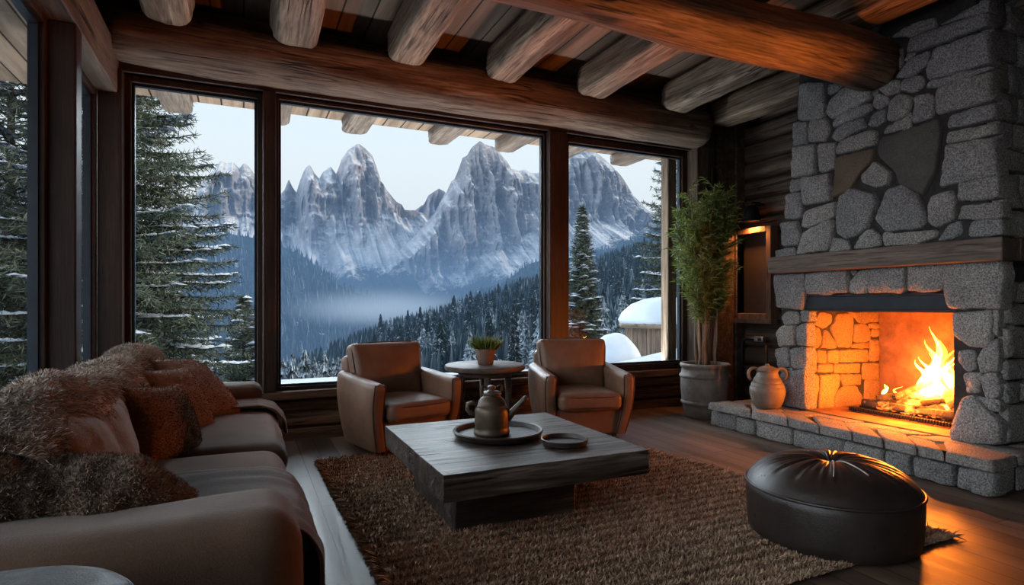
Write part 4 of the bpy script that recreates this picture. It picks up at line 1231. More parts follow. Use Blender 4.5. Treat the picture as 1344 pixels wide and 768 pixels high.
mb = MB(); mb.lathe([(.105,0),(.11,.004),(.092,.10),(.078,.17),(.05,.195),(.0,.2)], n=32)
mb.build('shade', M['iron'], wl, sharp=60)
MB().tube([(0,0,.19),(.02,0,.24),(.14,0,.24)], .014, 8).build('arm', M['iron'], wl)
MB().lathe([(0,0),(.05,0),(.05,.02),(0,.02)], (.14,0,.21), 20).build('wall_plate', M['iron'], wl)
m, t, out = nt('lamp_bulb'); e = t.nodes.new('ShaderNodeEmission'); e.inputs[0].default_value = (1,.42,.12,1); e.inputs[1].default_value = 14; t.links.new(e.outputs[0], out.inputs[0]); M['bulb'] = m
MB().lathe([(0,.012),(.06,.012),(.075,.03),(.04,.06),(0,.07)], n=20).build('bulb', M['bulb'], wl)
wp = thing('wall_pipe', 'bent dark metal pipe with a small valve on the log wall behind the jug', 'pipe', (5.72,5.3,0))
MB().tube([(.0,.22,0),(.0,.22,.72),(.0,.20,.80),(.0,.14,.83),(.0,-.02,.83)], .022, 12).build('pipe', M['iron'], wp)
MB().tube([(.0,-.16,0),(.0,-.16,.76)], .018, 10).build('drop_pipe', M['iron'], wp)
mb = MB(); mb.rbox((.03,.07,.035), .012, (0,-.06,.83), n=3); mb.rbox((.05,.02,.018), .006, (-.04,-.09,.83), n=3)
M['valve'] = plain('grey_valve_metal', (.25,.25,.25), .35, .8); mb.build('valve', M['valve'], wp)
# ================================================================ OUTSIDE
def snow_mat():
    m, t, out = nt('snow'); g = G(t); v = g.co()
    n = g.noise(v, 1.6, 5, .55); f = g.noise(v, 60, 3)
    g.bsdf(out, Base_Color=g.ramp(n, [(.3,(.42,.48,.55)),(.7,(.52,.57,.63))]), Roughness=.6, Normal=g.bump(g.math('ADD', n, g.math('MULTIPLY', f, .1)), .35, .1), Specular_IOR_Level=.2)
    return m
M['snow'] = snow_mat()
# terrain in front of the house: flat terrace, then the slope down to the valley and the rising right-hand hillside
def crest(X): return -21 + .385*(np.minimum(X,134)-56) + .20*np.maximum(X-134,0) + 4*np.sin(X*.035)
def ground(X, Y):
    X = np.asarray(X,float); Y = np.asarray(Y,float)
    near = .34 - .25*np.clip(Y-7.6,0,14) - .05*np.clip(Y-21,0,400)
    near = near + np.clip(X-5.0,0,5)*.16*np.exp(-((Y-9.5)/3.5)**2)
    s = np.clip((Y-25)/225,0,1); s = s*s*(3-2*s)*.35+s*.65
    hill = -9*(1-s) + np.maximum(crest(X),-46)*s
    w = np.clip((Y-18)/30,0,1); w = w*w*(3-2*w)
    z = near*(1-w) + hill*w
    z = z + fbm(np.stack([X.ravel()*.05,Y.ravel()*.05,0*X.ravel()],-1),3).reshape(X.shape)*1.2*np.clip((Y-12)/20,0,1) + fbm(np.stack([X.ravel()*.6,Y.ravel()*.6,0*X.ravel()],-1),3).reshape(X.shape)*.05
    return z
def terr(name, xs, ys, mat, hf):
    X, Y = np.meshgrid(xs, ys, indexing='ij')
    P = np.stack([X,Y,hf(X,Y)],-1)
    return struct(name, MB().grid(P), mat)
terr('ground', np.linspace(-40,60,140), np.linspace(D+.22,16,60), M['snow'], ground)
terr('ground_side', np.linspace(-40,LW-.16,60), np.linspace(-8,D+.3,30), M['snow'], lambda X,Y: .34+0*X-.10*np.clip(-2.5-X,0,40))
def forest_floor():
    m, t, out = nt('forest_floor'); g = G(t); v = g.co((1,1,.3))
    n = g.noise(v, .35, 6, .8); b = g.noise(g.co(), .05, 4)
    col = g.ramp(n, [(.38,(.018,.028,.032)),(.58,(.06,.08,.09)),(.72,(.35,.40,.45))])
    g.bsdf(out, Base_Color=col, Roughness=.95, Specular_IOR_Level=.05); return m
M['forest_floor'] = forest_floor()
terr('forest_slope', np.linspace(-60,330,150), np.r_[np.linspace(16,60,40),np.linspace(62,330,90)], M['forest_floor'], ground)

# ---------------------------------------------------------------- spruces
def needle_mat(name, c0, c1, c2):
    m, t, out = nt(name); g = G(t)
    ge = g.n('ShaderNodeNewGeometry')
    g.bsdf(out, Base_Color=g.ramp(ge.outputs['Random Per Island'], [(0,c0),(.6,c1),(1,c2)]), Roughness=.7, Specular_IOR_Level=.2)
    return m
M['needle'] = needle_mat('spruce_needles', (.018,.028,.02), (.05,.066,.045), (.12,.135,.10))
M['bark'] = wood('spruce_bark', (.02,.014,.010), (.05,.038,.03), (.09,.07,.058), 'Z', 2, .9, .8)
def spruce(name, label, loc, H, W, nb, seed, gap=.0, snow=.5, zlow=.06, droop=.25, dens=1.0, nl=.085, group=None, snow_low=False, cat='tree'):
    t = thing(name, label, cat, loc, 0, group)
    rg = np.random.default_rng(seed)
    MB().tube([(0,0,-1.5),(0,0,H*.5),(0.02,0,H)], [.022*H,.013*H,.01], 10).build('trunk', M['bark'], t)
    base, dirs, Ls = [], [], []
    br = MB(); sb, sd_, sl = [], [], []
    for i in range(nb):
        s = zlow + (1-zlow)*((i+.5)/nb)**1.12
        z = H*s; L = W*(1-s)**.80*(.72+.42*rg.random()) + .05*W
        a = i*2.39996 + rg.normal()*.25
        up0 = .15 + .35*s
        n = 14; pts = []
        dx, dy = math.cos(a), math.sin(a)
        for k in range(n):
            q = k/(n-1)
            zz = z + L*(up0*q - droop*2.0*q*q*(1-s*.6) + .42*droop*q**4*2)
            pts.append((dx*L*q, dy*L*q, zz))
        br.tube(pts, list(np.linspace(.016+.010*L, .004, n)), 5, cap=False)
        P = np.array(pts); px_, py_ = -dy, dx
        ntw = max(5, int(L/.10*dens))
        for j in range(ntw):
            q = .12+.88*(j+rg.random())/ntw
            x = q*(n-1); k = min(int(x),n-2); p0 = P[k]+(P[k+1]-P[k])*(x-k); tg = P[k+1]-P[k]; tg = tg/np.linalg.norm(tg)
            for sg in (-1,1):
                tl = L*.36*(1.06-q)**.8*(.6+.6*rg.random())+.05
                d = tg*(.62+.2*rg.random())+np.array([px_,py_,0])*sg*(.75+.3*rg.random())+np.array([0,0,-.10-.22*rg.random()+.05])
                d /= np.linalg.norm(d)
                m = max(3, int(tl/(nl*.34)*dens))
                u = (np.arange(m)+rg.random(m))/m
                pp = p0+d*(u*tl)[:,None]; pp[:,2] -= (u**2)*tl*.16
                base.append(pp)
                dd = d*.75 + rg.normal(size=(m,3))*.55
                dirs.append(dd); Ls.append(nl*(.75+.6*rg.random(m)))
        # snow lying along the branch
        if rg.random() < snow*(1.25-s if snow_low else 1):
            m = int(L/.045)
            q = .25+.75*rg.random(m); x = q*(n-1); kk = np.minimum(x.astype(int),n-2)
            p0 = P[kk]+(P[kk+1]-P[kk])*(x-kk)[:,None]
            lat = rg.normal(size=m)*L*.11*(1.1-q)
            p0 = p0 + np.stack([px_*lat,py_*lat,.02-np.abs(lat)*.12],1)
            sb.append(p0)
    br.build('branches', M['bark'], t)
    B = np.concatenate(base); Dd = np.concatenate(dirs); Ln = np.concatenate(Ls)
    blades(B, Dd, Ln, nl*.15, seed=seed+1).build('needles', M['needle'], t)
    if sb:
        S = np.concatenate(sb); ms = MB(); m = len(S)
        r = .022+.045*rg.random(m); r *= nl/.085
        off = np.array([(math.cos(k*PI/3),math.sin(k*PI/3),0) for k in range(6)])
        jit = .6+.8*rg.random((m,6,1))
        V = np.concatenate([S[:,None]+off[None]*r[:,None,None]*1.5*jit, S[:,None]+np.array([0,0,1.0])[None,None]*r[:,None,None]*.55],1)
        ms.v.append(V.reshape(-1,3)); ms.n = m*7
        k7 = np.arange(m)*7
        for k in range(6): ms.f.extend(np.stack([k7+k,k7+(k+1)%6,k7+6],1).tolist())
        ms.build('snow', M['snow'], t)
    return t
def at(px, Y, z): p = on_y(px, 400, Y); return (p[0], Y, z)
spruce('spruce_tree', 'large dense spruce close outside the left end of the window wall', at(146,13.5,-1.6), 11.8, 2.75, 320, 5, snow=.45, snow_low=True, droop=.22, dens=1.25, nl=.125)
spruce('spruce_tree', 'tall dark spruce seen through the left side window', at(14,15.5,-1.8), 9.2, 2.1, 210, 6, snow=.3, dens=1.0, nl=.15)
spruce('spruce_tree', 'loose limbed large spruce behind the porch post in the right-hand window', at(893,19,-1.5), 10.5, 2.9, 140, 8, snow=.5, droop=.28, dens=1.1, nl=.17)
spruce('spruce_tree', 'slim pointed spruce just right of the wide window post', at(764,33,-4.2), 11.8, 1.75, 330, 9, snow=.4, dens=1.3, nl=.24)
spruce('spruce_tree', 'small pointed spruce beside the large left spruce', at(320,27,-5.2), 6.75, 1.55, 220, 10, snow=.3, dens=1.3, nl=.2)

# low-detail conifers shared by the copies
def frost_mat(name, green, frost, amt):
    m, t, out = nt(name); g = G(t)
    n = g.noise(g.co(rnd=True), 1.9, 5, .7); ge = g.n('ShaderNodeNewGeometry')
    nz = g.n('ShaderNodeSeparateXYZ', inp={0: ge.outputs['Normal']}).outputs[2]
    k = g.math('ADD', g.math('MULTIPLY', n, 1.2), g.math('MULTIPLY', nz, .25))
    g.bsdf(out, Base_Color=g.mix(g.ramp(k, [(.78-amt*.4,0.0),(.9-amt*.25,1.0)]), green, frost), Roughness=.9, Specular_IOR_Level=.1)
    return m
M['conif_dark'] = frost_mat('dark_conifer', (.020,.032,.034), (.34,.40,.46), .15)
M['conif_frost'] = frost_mat('frosted_conifer', (.05,.07,.08), (.36,.43,.50), .55)
def conifer_mesh(seed, H, W, tiers, mat):
    rg = np.random.default_rng(seed); mb = MB()
    for k in range(tiers):
        s = k/tiers; z1 = H*(.06+.94*s); R = W*(1-s)**.9*(.8+.4*rg.random())+.08
        n = 26; top = z1 + H/tiers*2.1
        v = [(0,0,min(top,H))]
        for i in range(n):
            a = 2*PI*i/n + k*.7 + rg.normal()*.08; r = R*((1.0 if i%2 else .38)+.45*rg.random()); v.append((math.cos(a)*r, math.sin(a)*r, z1-.12*r+rg.normal()*.12))
        mb.add(v, [[0,1+i,1+(i+1)%n] for i in range(n)])
    mb.box(-.12,.12,-.12,.12,-1.5,H*.2)
    return mb.build('conifer', mat, None, smooth=False)
protos = [conifer_mesh(200+i, 9.5, 1.6, 24, M['conif_dark']) for i in range(4)] + [conifer_mesh(210+i, 8.5, 1.5, 24, M['conif_frost']) for i in range(4)]
first = set(range(8))
def plant(idx, x, y, z, s, rz, name, label, group):
    if idx in first: o = protos[idx]; first.discard(idx)
    else: o = protos[idx].copy(); C.objects.link(o)
    o.name = name; o.location = (x,y,z); o.scale = (s*1.0,s*1.0,s); o.rotation_euler = (0,0,rz)
    return tag(o, label, 'tree', group)
rg = np.random.default_rng(88)
def project(x, y, z):
    f = SY*x+CY*y; r = CY*x-SY*y
    return 672+FPX*r/f, 400-FPX*(z-EYE)/f
cnt = 0; tries = 0
spots = []
while len(spots) < 285 and tries < 60000:
    tries += 1
    y = 45+ (rg.random()**.8)*225; x = -10+ rg.random()*320
    z = float(ground(np.array([x]),np.array([y]))[0])
    px, py = project(x,y,z); _, pt = project(x,y,z+8)
    if not (490 < px < 885) or pt > 505: continue
    if z > crest(x)+14: continue
    if px < 600 and y < 120: continue
    dmin = 1.6+ y*.010
    if any((x-a)**2+(y-b)**2 < dmin**2 for a,b,_ in spots): continue
    spots.append((x,y,z))
for x,y,z in spots:
    fr = rg.random() < (.75 if y < 110 else .38 if y < 170 else .12)
    i = int(rg.integers(4))+(4 if fr else 0)
    s = 1.0+.6*rg.random()
    if fr: plant(i,x,y,z-.3,s,rg.random()*6,'frosted_conifer','frosted conifer on the hillside behind the side table and right armchair','frosted conifers on the right-hand hillside')
    else: plant(i,x,y,z-.3,s,rg.random()*6,'dark_conifer','dark conifer on the hillside seen through the middle and right windows','dark conifers on the right-hand hillside')
for px, Y, pt, i in ((372,60,470,4),(384,52,463,5),(400,56,458,6),(412,66,468,7),(426,58,462,4),(437,75,470,5),(366,80,476,6),(392,90,478,7),(418,95,474,5),(445,70,468,6),(458,88,474,7)):
    p = on_y(px, pt, Y); s = .95+.2*rg.random()
    plant(i, p[0], Y, p[2]-8.5*s, s, rg.random()*6, 'frosted_conifer', 'frosted conifer in the small grove left of the left armchair', 'frosted conifers left of the left armchair')

# snow banks by the terrace and the little hut with its snow cap
def mound(name, label, c, rx, ry, h, seed):
    n, m = 48, 20; P = np.zeros((n,m,3))
    for i in range(n):
        for j in range(m):
            a = 2*PI*i/n; s = j/(m-1)
            P[i,j] = (c[0]+math.cos(a)*rx*(1-s), c[1]+math.sin(a)*ry*(1-s), c[2]-.15+ (h+.15)*(1-(1-s)**2.4))
    q = P.reshape(-1,3); q[:,2] += fbm(q*1.3+seed,3)*.12*h
    return tag(MB().grid(q.reshape(n,m,3), closed_u=True).build(name, M['snow']), label, 'snow bank')
mp = on_y(806, 470, 9.4)
mound('snow_bank', 'smooth snow drift to the left of the little hut', (mp[0],9.4,-.6), .78,.8,1.30, 2)
hx, hy = on_y(874, 430, 10.2)[0], 10.2
ht = thing('wooden_hut', 'little wooden hut with a thick cap of snow outside the right-hand window', 'hut', (hx,hy,-.4))
mb = MB()
for k in range(8):
    a = -.62+k*.155; mb.box(a+.006,a+.149,-.62,-.58,0,1.2); mb.box(-.64,-.60,a+.006,a+.149,0,1.2)
mb.box(-.6,.62,-.58,.62,0,1.2); M['hut'] = wood('hut_boards', (.08,.055,.04), (.18,.13,.095), (.3,.22,.16), 'Z', 1.5, .8, .5)
mb.build('wall', M['hut'], ht, smooth=False)
mb = MB(); mb.lathe([(0,1.16),(.98,1.16),(1.02,1.19),(1.0,1.26),(0,1.34)], n=28); mb.build('roof', M['rafter'], ht)
mb = MB(); mb.lathe([(0,1.2),(1.0,1.25),(1.03,1.33),(.95,1.48),(.75,1.66),(.45,1.78),(0,1.83)], n=36); mb.build('snow_cap', M['snow'], ht)
MB().box(-.30,.12,-.65,-.62,0,.95).build('door', M['post_out'], ht, smooth=False)

# ---------------------------------------------------------------- mountains
def mountain_mat(name, rock0, rock1, tree_z, snow_lo, warm=.3, tk=0):
    m, t, out = nt(name); g = G(t)
    v = g.co((1,1,.22)); v1 = g.co()
    st = g.noise(v, .030, 8, .68, .4); st2 = g.noise(v1, .012, 9, .7, .3); fine = g.noise(v1, .09, 7, .75)
    rock = g.ramp(st, [(.3,rock0),(.66,rock1)])
    rock = g.mix(g.ramp(g.noise(v1,.0035,3), [(.42,0.0),(.64,warm)]), rock, (.42,.30,.235))
    rock = g.mix(.5, rock, g.ramp(fine,[(.32,(.45,.45,.48)),(.68,(1.45,1.45,1.45))]), 'MULTIPLY')
    ge = g.n('ShaderNodeNewGeometry')
    bmp = g.bump(g.math('ADD', st, g.math('MULTIPLY', fine, .6)), .9, 22)
    nz = g.n('ShaderNodeSeparateXYZ', inp={0: ge.outputs['Normal']}).outputs[2]
    nzb = g.n('ShaderNodeSeparateXYZ', inp={0: bmp}).outputs[2]
    sn = g.math('ADD', g.math('ADD', g.math('MULTIPLY', nz, .62), g.math('MULTIPLY', nzb, .38)), g.math('MULTIPLY', g.math('SUBTRACT', st2, .5), .75))
    snow = g.ramp(sn, [(snow_lo,0.0),(snow_lo+.10,1.0)])
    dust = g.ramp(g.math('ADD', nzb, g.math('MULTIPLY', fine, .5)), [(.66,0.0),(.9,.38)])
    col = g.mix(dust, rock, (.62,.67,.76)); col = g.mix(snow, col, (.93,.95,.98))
    ps = g.n('ShaderNodeSeparateXYZ', inp={0: ge.outputs['Position']}); z = g.math('SUBTRACT', ps.outputs[2], g.math('MULTIPLY', ps.outputs[0], tk))
    tz = g.math('ADD', z, g.math('MULTIPLY', g.math('SUBTRACT', st2, .5), 160.0))
    tz = g.math('ADD', tz, g.math('MULTIPLY', g.math('SUBTRACT', fine, .5), 110.0))
    fo = g.n('ShaderNodeMapRange', inp={'Value': tz, 'From Min': tree_z-14, 'From Max': tree_z+14, 'To Min': 1.0, 'To Max': 0.0}).outputs[0]
    tn = g.noise(v1, .22, 4, .8)
    col = g.mix(fo, col, g.ramp(tn, [(.35,(.012,.022,.03)),(.62,(.05,.075,.09)),(.75,(.22,.27,.32))]))
    g.bsdf(out, Base_Color=col, Roughness=.95, Normal=bmp, Specular_IOR_Level=.05)
    return m
def mountain(name, label, prof, Y0, zcp, base, mat, seed, nx=420, nz=150, cliff=.30, scree=1.7, amp=1.0, jag=1.0):
    pr = np.array([on_y(px,py,Y0) for px,py in prof])
    xs = np.linspace(pr[0,0], pr[-1,0], nx)
    cz = np.interp(xs, pr[:,0], pr[:,2])
    sc = Y0/2000
    if isinstance(zcp, list):
        zz_ = np.array([on_y(px,py,Y0) for px,py in zcp]); zc = np.interp(xs, zz_[:,0], zz_[:,2]) + fbm(np.stack([xs/60,0*xs+seed,0*xs],-1),4)*45
    else: zc = np.full_like(xs, zcp)
    cz = cz + fbm(np.stack([xs/(38*sc),0*xs+seed,0*xs],-1),4)*9*sc*jag
    P = np.zeros((nx,nz,3))
    for j in range(nz):
        s = (j/(nz-1))**1.25
        z = cz + (base-cz)*s
        up = np.clip(cz-np.maximum(z,zc),0,None); dn = np.clip(np.minimum(cz,zc)-z,0,None)
        off = up*cliff + dn*scree
        fade = np.clip(s*9,0,1)
        p = np.stack([xs/(260*sc), z/(900*sc), 0*xs+seed],-1)
        p2 = np.stack([xs/(70*sc), z/(330*sc), 0*xs+seed*2.3],-1)
        p3 = np.stack([xs/(24*sc), z/(60*sc), 0*xs+seed*1.3],-1)
        steep = np.clip((z-zc)/(120*sc)+1.0, .30, 1)
        dsp = (fbm(p,3)*150 + (ridged(p2,5)-.62)*135 + (ridged(p3,4)-.6)*42)*sc*amp*fade*steep
        zz = z + (fbm(p2*np.array([1,.6,1]),3)*24*sc*fade*(1-steep)*1.6)
        P[:,j] = np.stack([xs + fade*fbm(p2+9,2)*14*sc, Y0-off-dsp, zz],-1)
    return tag(MB().grid(P[:, ::-1]).build(name, mat), label, 'mountain')
MM1 = mountain_mat('left_peaks_rock', (.13,.14,.17), (.33,.33,.36), 105, .56, .35)
MM2 = mountain_mat('central_peak_rock', (.12,.13,.165), (.31,.32,.35), -104, .56, .25, .28)
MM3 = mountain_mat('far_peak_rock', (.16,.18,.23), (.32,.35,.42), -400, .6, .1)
mountain('mountain', 'jagged grey rock towers rising in the left half of the view', [(-260,330),(-120,260),(-60,235),(-20,218),(4,214),(18,226),(40,250),(90,262),(140,285),(185,296),(225,285),(252,264),(262,248),(272,234),(290,210),(299,213),(306,212),(314,221),(320,214),(326,218),(334,228),(344,240),(352,240),(360,252),(368,256),(374,250),(379,236),(384,246),(389,252),(393,238),(400,224),(406,217),(413,228),(419,234),(424,224),(434,218),(441,228),(444,222),(448,212),(456,199),(464,194),(471,189),(478,194),(488,203),(494,220),(500,238),(508,250),(515,258),(521,266),(527,268),(531,276),(548,277),(562,284),(580,296),(605,310),(640,330)], 2300, [(-260,300),(252,285),(350,292),(400,300),(440,302),(490,292),(520,285),(640,300)], -180, MM1, 3, nx=820, nz=210)
mountain('mountain', 'tall sheer central rock peak with a snow apron below', [(430,405),(470,378),(505,345),(530,322),(548,306),(562,290),(572,276),(578,264),(586,252),(592,240),(597,236),(602,222),(607,208),(613,205),(618,196),(624,191),(630,186),(636,190),(645,190),(652,193),(659,203),(665,211),(671,223),(679,224),(688,221),(696,226),(706,226),(716,224),(726,214),(736,200),(744,194),(752,190),(765,190),(778,197),(792,206),(806,220),(818,236),(830,255),(850,276),(880,290),(940,300)], 1900, [(430,400),(540,372),(565,366),(600,350),(640,326),(690,308),(720,300),(780,298),(940,300)], -170, MM2, 8, nx=820, nz=210)
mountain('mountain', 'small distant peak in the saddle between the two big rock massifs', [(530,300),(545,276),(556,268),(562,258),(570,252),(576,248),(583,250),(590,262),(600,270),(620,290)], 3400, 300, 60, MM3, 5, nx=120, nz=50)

# forested lower slopes of the valley
def slope_mat(name):
    m, t, out = nt(name); g = G(t); v = g.co((1,1,.35))
    n = g.noise(v, .16, 5, .8); b = g.noise(g.co(), .010, 6, .65)
    col = g.ramp(n, [(.36,(.010,.020,.026)),(.58,(.04,.062,.072)),(.74,(.20,.25,.29))])
    col = g.mix(g.ramp(b, [(.60,0.0),(.66,1.0)]), col, (.62,.68,.77))
    g.bsdf(out, Base_Color=col, Roughness=.95, Specular_IOR_Level=.05); return m
M['slope'] = slope_mat('forested_slope')
def hillside(name, label, prof, Y0, depth, base, seed):
    pr = np.array([on_y(px,py,Y0) for px,py in prof]); nx, nz = 220, 90
    xs = np.linspace(pr[0,0], pr[-1,0], nx); cz = np.interp(xs, pr[:,0], pr[:,2])
    cz = cz + fbm(np.stack([xs/90,0*xs+seed,0*xs],-1),4)*14
    P = np.zeros((nx,nz,3))
    for j in range(nz):
        s = j/(nz-1); z = cz+(base-cz)*s
        p = np.stack([xs/160, z/240, 0*xs+seed],-1)
        P[:,j] = np.stack([xs, Y0-depth*s**1.1-(ridged(p,3)-.6)*120*min(1,s*6), z],-1)
    return tag(MB().grid(P[:, ::-1]).build(name, M['slope']), label, 'hillside')
h1 = hillside('hillside', 'blue hazy forested slope falling from the left into the valley', [(-200,240),(60,262),(170,285),(265,302),(300,306),(350,314),(385,330),(415,350),(440,366),(470,385),(510,404),(560,422),(640,445)], 1250, 480, -170, 4)
h2 = hillside('hillside', 'hazy forested slope under the right-hand snow apron', [(440,440),(500,425),(540,412),(590,396),(630,378),(670,362),(700,348),(740,338),(800,322),(850,312),(900,300),(1000,270)], 1050, 430, -160, 7)
# trees of those slopes, far too many to count
def far_forest(name, label, hill, n, seed, hmin, hmax, keep=None):
    p, nn = sample_mesh(hill, n, seed, keep)
    rg = np.random.default_rng(seed); h = hmin+(hmax-hmin)*rg.random(n); r = h*.17
    ang = rg.random(n)*6.28
    ring = [np.stack([p[:,0]+np.cos(ang+k*2*PI/5)*r, p[:,1]+np.sin(ang+k*2*PI/5)*r, p[:,2]-1],1) for k in range(5)]
    V = np.stack(ring+[p+np.stack([0*h,0*h,h],1)],1)
    mb = MB(); mb.v.append(V.reshape(-1,3)); mb.n = n*6; k6 = np.arange(n)*6
    for k in range(5): mb.f.extend(np.stack([k6+k,k6+(k+1)%5,k6+5],1).tolist())
    return tag(mb.build(name, M['far_tree'], None, smooth=False), label, 'forest', kind='stuff')
m, t, out = nt('far_trees'); g = G(t); ge = g.n('ShaderNodeNewGeometry')
g.bsdf(out, Base_Color=g.ramp(ge.outputs['Random Per Island'], [(0,(.010,.02,.026)),(.6,(.03,.05,.06)),(.88,(.07,.10,.12)),(1,(.16,.20,.24))]), Roughness=.95, Specular_IOR_Level=.05); M['far_tree'] = m
far_forest('distant_forest', 'distant conifer forest covering the left valley slope', h1, 9000, 61, 10, 22)
far_forest('distant_forest', 'distant conifer forest covering the slope below the central peak', h2, 8000, 62, 9, 20)
hf_ = bpy.data.objects['forest_slope']
far_forest('hillside_forest', 'dense conifer forest filling in behind the nearer trees of the hillside', hf_, 5200, 63, 6, 10, lambda c, n: ((c[:,1] > 110) & (c[:,1] < 300) & (c[:,0] < .78*c[:,1])).astype(float))
# valley floor
struct('valley_floor', MB().grid(np.stack(np.meshgrid(np.linspace(-1500,2600,30), np.linspace(320,2400,30), indexing='ij')+[np.full((30,30),-150.0)],-1)), M['slope'])

# haze in the valley air (absorbs; its own blue emission stands in for scattered light)
def haze_mat(name, sig, col):
    m, t, out = nt(name)
    a = t.nodes.new('ShaderNodeVolumeAbsorption'); a.inputs[0].default_value = (0,0,0,1); a.inputs[1].default_value = sig
    e = t.nodes.new('ShaderNodeEmission'); e.inputs[0].default_value = col+(1,); e.inputs[1].default_value = sig
    ad = t.nodes.new('ShaderNodeAddShader'); t.links.new(a.outputs[0], ad.inputs[0]); t.links.new(e.outputs[0], ad.inputs[1])
    t.links.new(ad.outputs[0], out.inputs['Volume']); return m
M['haze'] = haze_mat('valley_haze', 0.0006, (.165,.30,.53))
tag(MB().box(-2500,3500,70,1800,-200,120).build('valley_haze', M['haze'], smooth=False), 'thin blue haze filling the valley', 'haze', kind='stuff')
# wisp of mist over the valley
m, t, out = nt('mist'); g = G(t)
v = g.co(kind='Generated')
gr_ = g.n('ShaderNodeTexGradient', gradient_type='SPHERICAL', inp={'Vector': g.n('ShaderNodeMapping', inp={'Vector': v, 'Location': (-1,-1,-1), 'Scale': (2,2,2)}).outputs[0]}).outputs['Fac']
n = g.noise(g.co((1,1,2.5)), .012, 5, .6)
d = g.math('MULTIPLY', g.math('MULTIPLY', gr_, gr_), g.math('MAXIMUM', g.math('SUBTRACT', g.math('MULTIPLY', n, 2.6), .75), 0.0))
a = g.n('ShaderNodeVolumeAbsorption', inp={'Color': (0,0,0,1), 'Density': g.math('MULTIPLY', d, .085)})
e = g.n('ShaderNodeEmission', inp={'Color': (.52,.64,.80,1), 'Strength': g.math('MULTIPLY', d, .085)})  # wisp emits pale blue itself, in place of daylight scattered in it
ad = g.n('ShaderNodeAddShader', inp={0: a.outputs[0], 1: e.outputs[0]}); t.links.new(ad.outputs[0], out.inputs['Volume']); M['mist'] = m
ms = MB(); c = on_y(505,404,760)
ms.lathe([(.01,-1),(.5,-.85),(.85,-.5),(1,0),(.85,.5),(.5,.85),(.01,1)], n=32)
o = ms.build('mist', M['mist'], None, loc=c); o.scale = (150,60,32); o.rotation_euler = (0,0,-.2)
tag(o, 'white wisp of mist hanging over the dark valley forest', 'mist', kind='stuff')

# ================================================================ LIGHT, SKY, CAMERA
w = bpy.data.worlds.new('sky'); SC.world = w; w.use_nodes = True; t = w.node_tree; t.nodes.clear(); g = G(t)
tc = t.nodes.new('ShaderNodeTexCoord'); zz = g.n('ShaderNodeSeparateXYZ', inp={0: tc.outputs['Generated']}).outputs[2]
col = g.ramp(zz, [(0,(.93,.90,.86)),(.12,(.90,.905,.89)),(.30,(.74,.83,.90)),(.6,(.50,.64,.80)),(1,(.36,.50,.70))])
bg = g.n('ShaderNodeBackground', inp={'Color': col, 'Strength': 1.32}); wo = t.nodes.new('ShaderNodeOutputWorld'); t.links.new(bg.outputs[0], wo.inputs[0])

def lamp(typ, name, loc, energy, color, **k):
    l = bpy.data.lights.new(name, typ); l.energy = energy; l.color = color
    for a, b in k.items():
        if a != 'rot': setattr(l, a, b)
    o = bpy.data.objects.new(name, l); C.objects.link(o); o.location = loc
    if 'rot' in k: o.rotation_euler = k['rot']
    return o
def aim(o, to): o.rotation_euler = (Vector(to)-o.location).to_track_quat('-Z','Y').to_euler()
s = lamp('SUN', 'sun', (0,0,50), 5.5, (1,.84,.70), angle=math.radians(4)); aim(s, Vector((0,0,50))+Vector((-1.0,.42,-.36)))
s = lamp('SUN', 'window_fill_sun', (0,20,30), 9.0, (.80,.90,1), angle=math.radians(70)); aim(s, Vector((0,20,30))+Vector((.28,-1,-.30)))  # added wide sun, brightens the dim room through the back windows
s = lamp('SUN', 'side_fill_sun', (-20,0,30), 3.4, (.88,.93,1), angle=math.radians(60)); aim(s, Vector((-20,0,30))+Vector((1,.12,-.26)))  # second added sun from the left, fills chimney front and floor
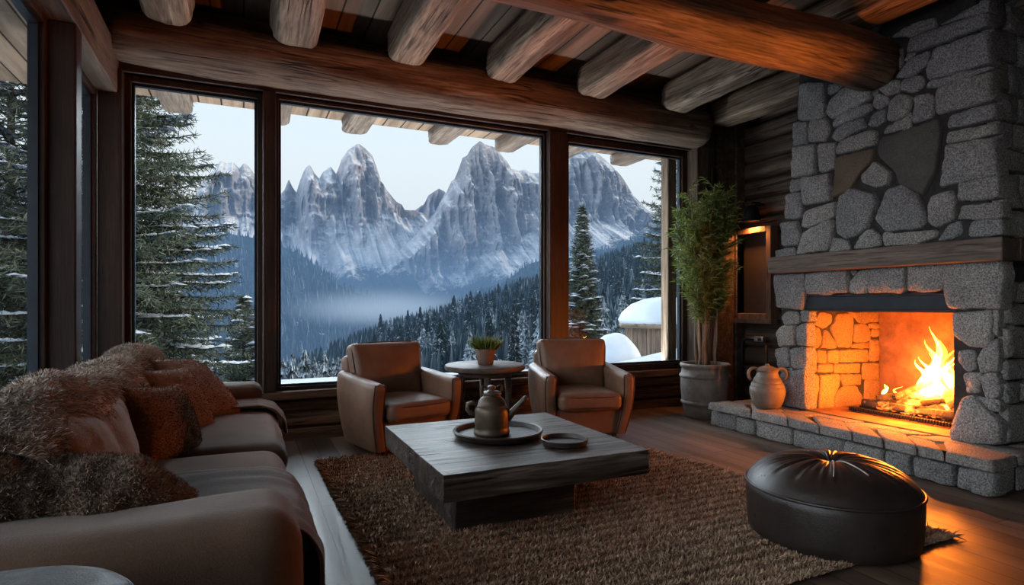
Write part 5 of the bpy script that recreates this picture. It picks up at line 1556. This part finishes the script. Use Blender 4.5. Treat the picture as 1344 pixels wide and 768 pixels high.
FL = lamp('POINT', 'fire_light', (5.36,3.06,.62), 95, (1,.22,.018), shadow_soft_size=.10)
FL2 = lamp('POINT', 'fire_light_low', (5.16,3.12,.44), 34, (1,.22,.018), shadow_soft_size=.05)
WL = lamp('SPOT', 'lamp_light', (5.72,5.37,2.27), 90, (1,.33,.08), spot_size=math.radians(150), spot_blend=.6, shadow_soft_size=.04); aim(WL, (5.78,5.37,0))
SB_ = lamp('AREA', 'snow_bounce_fill', (2.1,6.25,.37), 560, (.86,.93,1), shape='RECTANGLE', size=6.0, size_y=.55); SB_.rotation_euler = (math.radians(180-38),0,0)  # added area lamp hidden below the sill, lifts ceiling and joists
GL = lamp('SPOT', 'fire_fill_up', (4.30,2.75,.5), 420, (1,.26,.03), spot_size=math.radians(84), spot_blend=.7, shadow_soft_size=.02); aim(GL, (4.30-.58,2.85,.5+.80))  # added spot before the hearth, throws warm fill onto the crossbeam
JG = lamp('SPOT', 'fire_fill_joists', (4.15,2.45,.6), 190, (1,.26,.03), spot_size=math.radians(34), spot_blend=.6, shadow_soft_size=.02); aim(JG, (3.95,2.5,3.5))  # extra warm spot outside the fire, added to redden the near joists
HG = lamp('POINT', 'hearth_fill', (4.93,3.05,.62), 55, (1,.24,.03), shadow_soft_size=0)  # unseen point lamp added in the opening, carries firelight into the room

cam = bpy.data.cameras.new('camera'); co = bpy.data.objects.new('camera', cam); C.objects.link(co)
co.location = (0,0,EYE); co.rotation_euler = (PI/2, 0, -YAW)
cam.sensor_width = 36; cam.lens = FPX/1344*36; cam.shift_y = 16/1344; cam.clip_end = 20000; cam.clip_start = .05
SC.camera = co
SC.view_settings.view_transform = 'Standard'; SC.view_settings.look = 'None'; SC.view_settings.exposure = 0
cy = SC.cycles
cy.max_bounces = 7; cy.diffuse_bounces = 4; cy.glossy_bounces = 3; cy.transmission_bounces = 2; cy.transparent_max_bounces = 24; cy.volume_bounces = 0
cy.use_denoising = True; cy.caustics_reflective = False; cy.caustics_refractive = False
cy.sample_clamp_indirect = 6
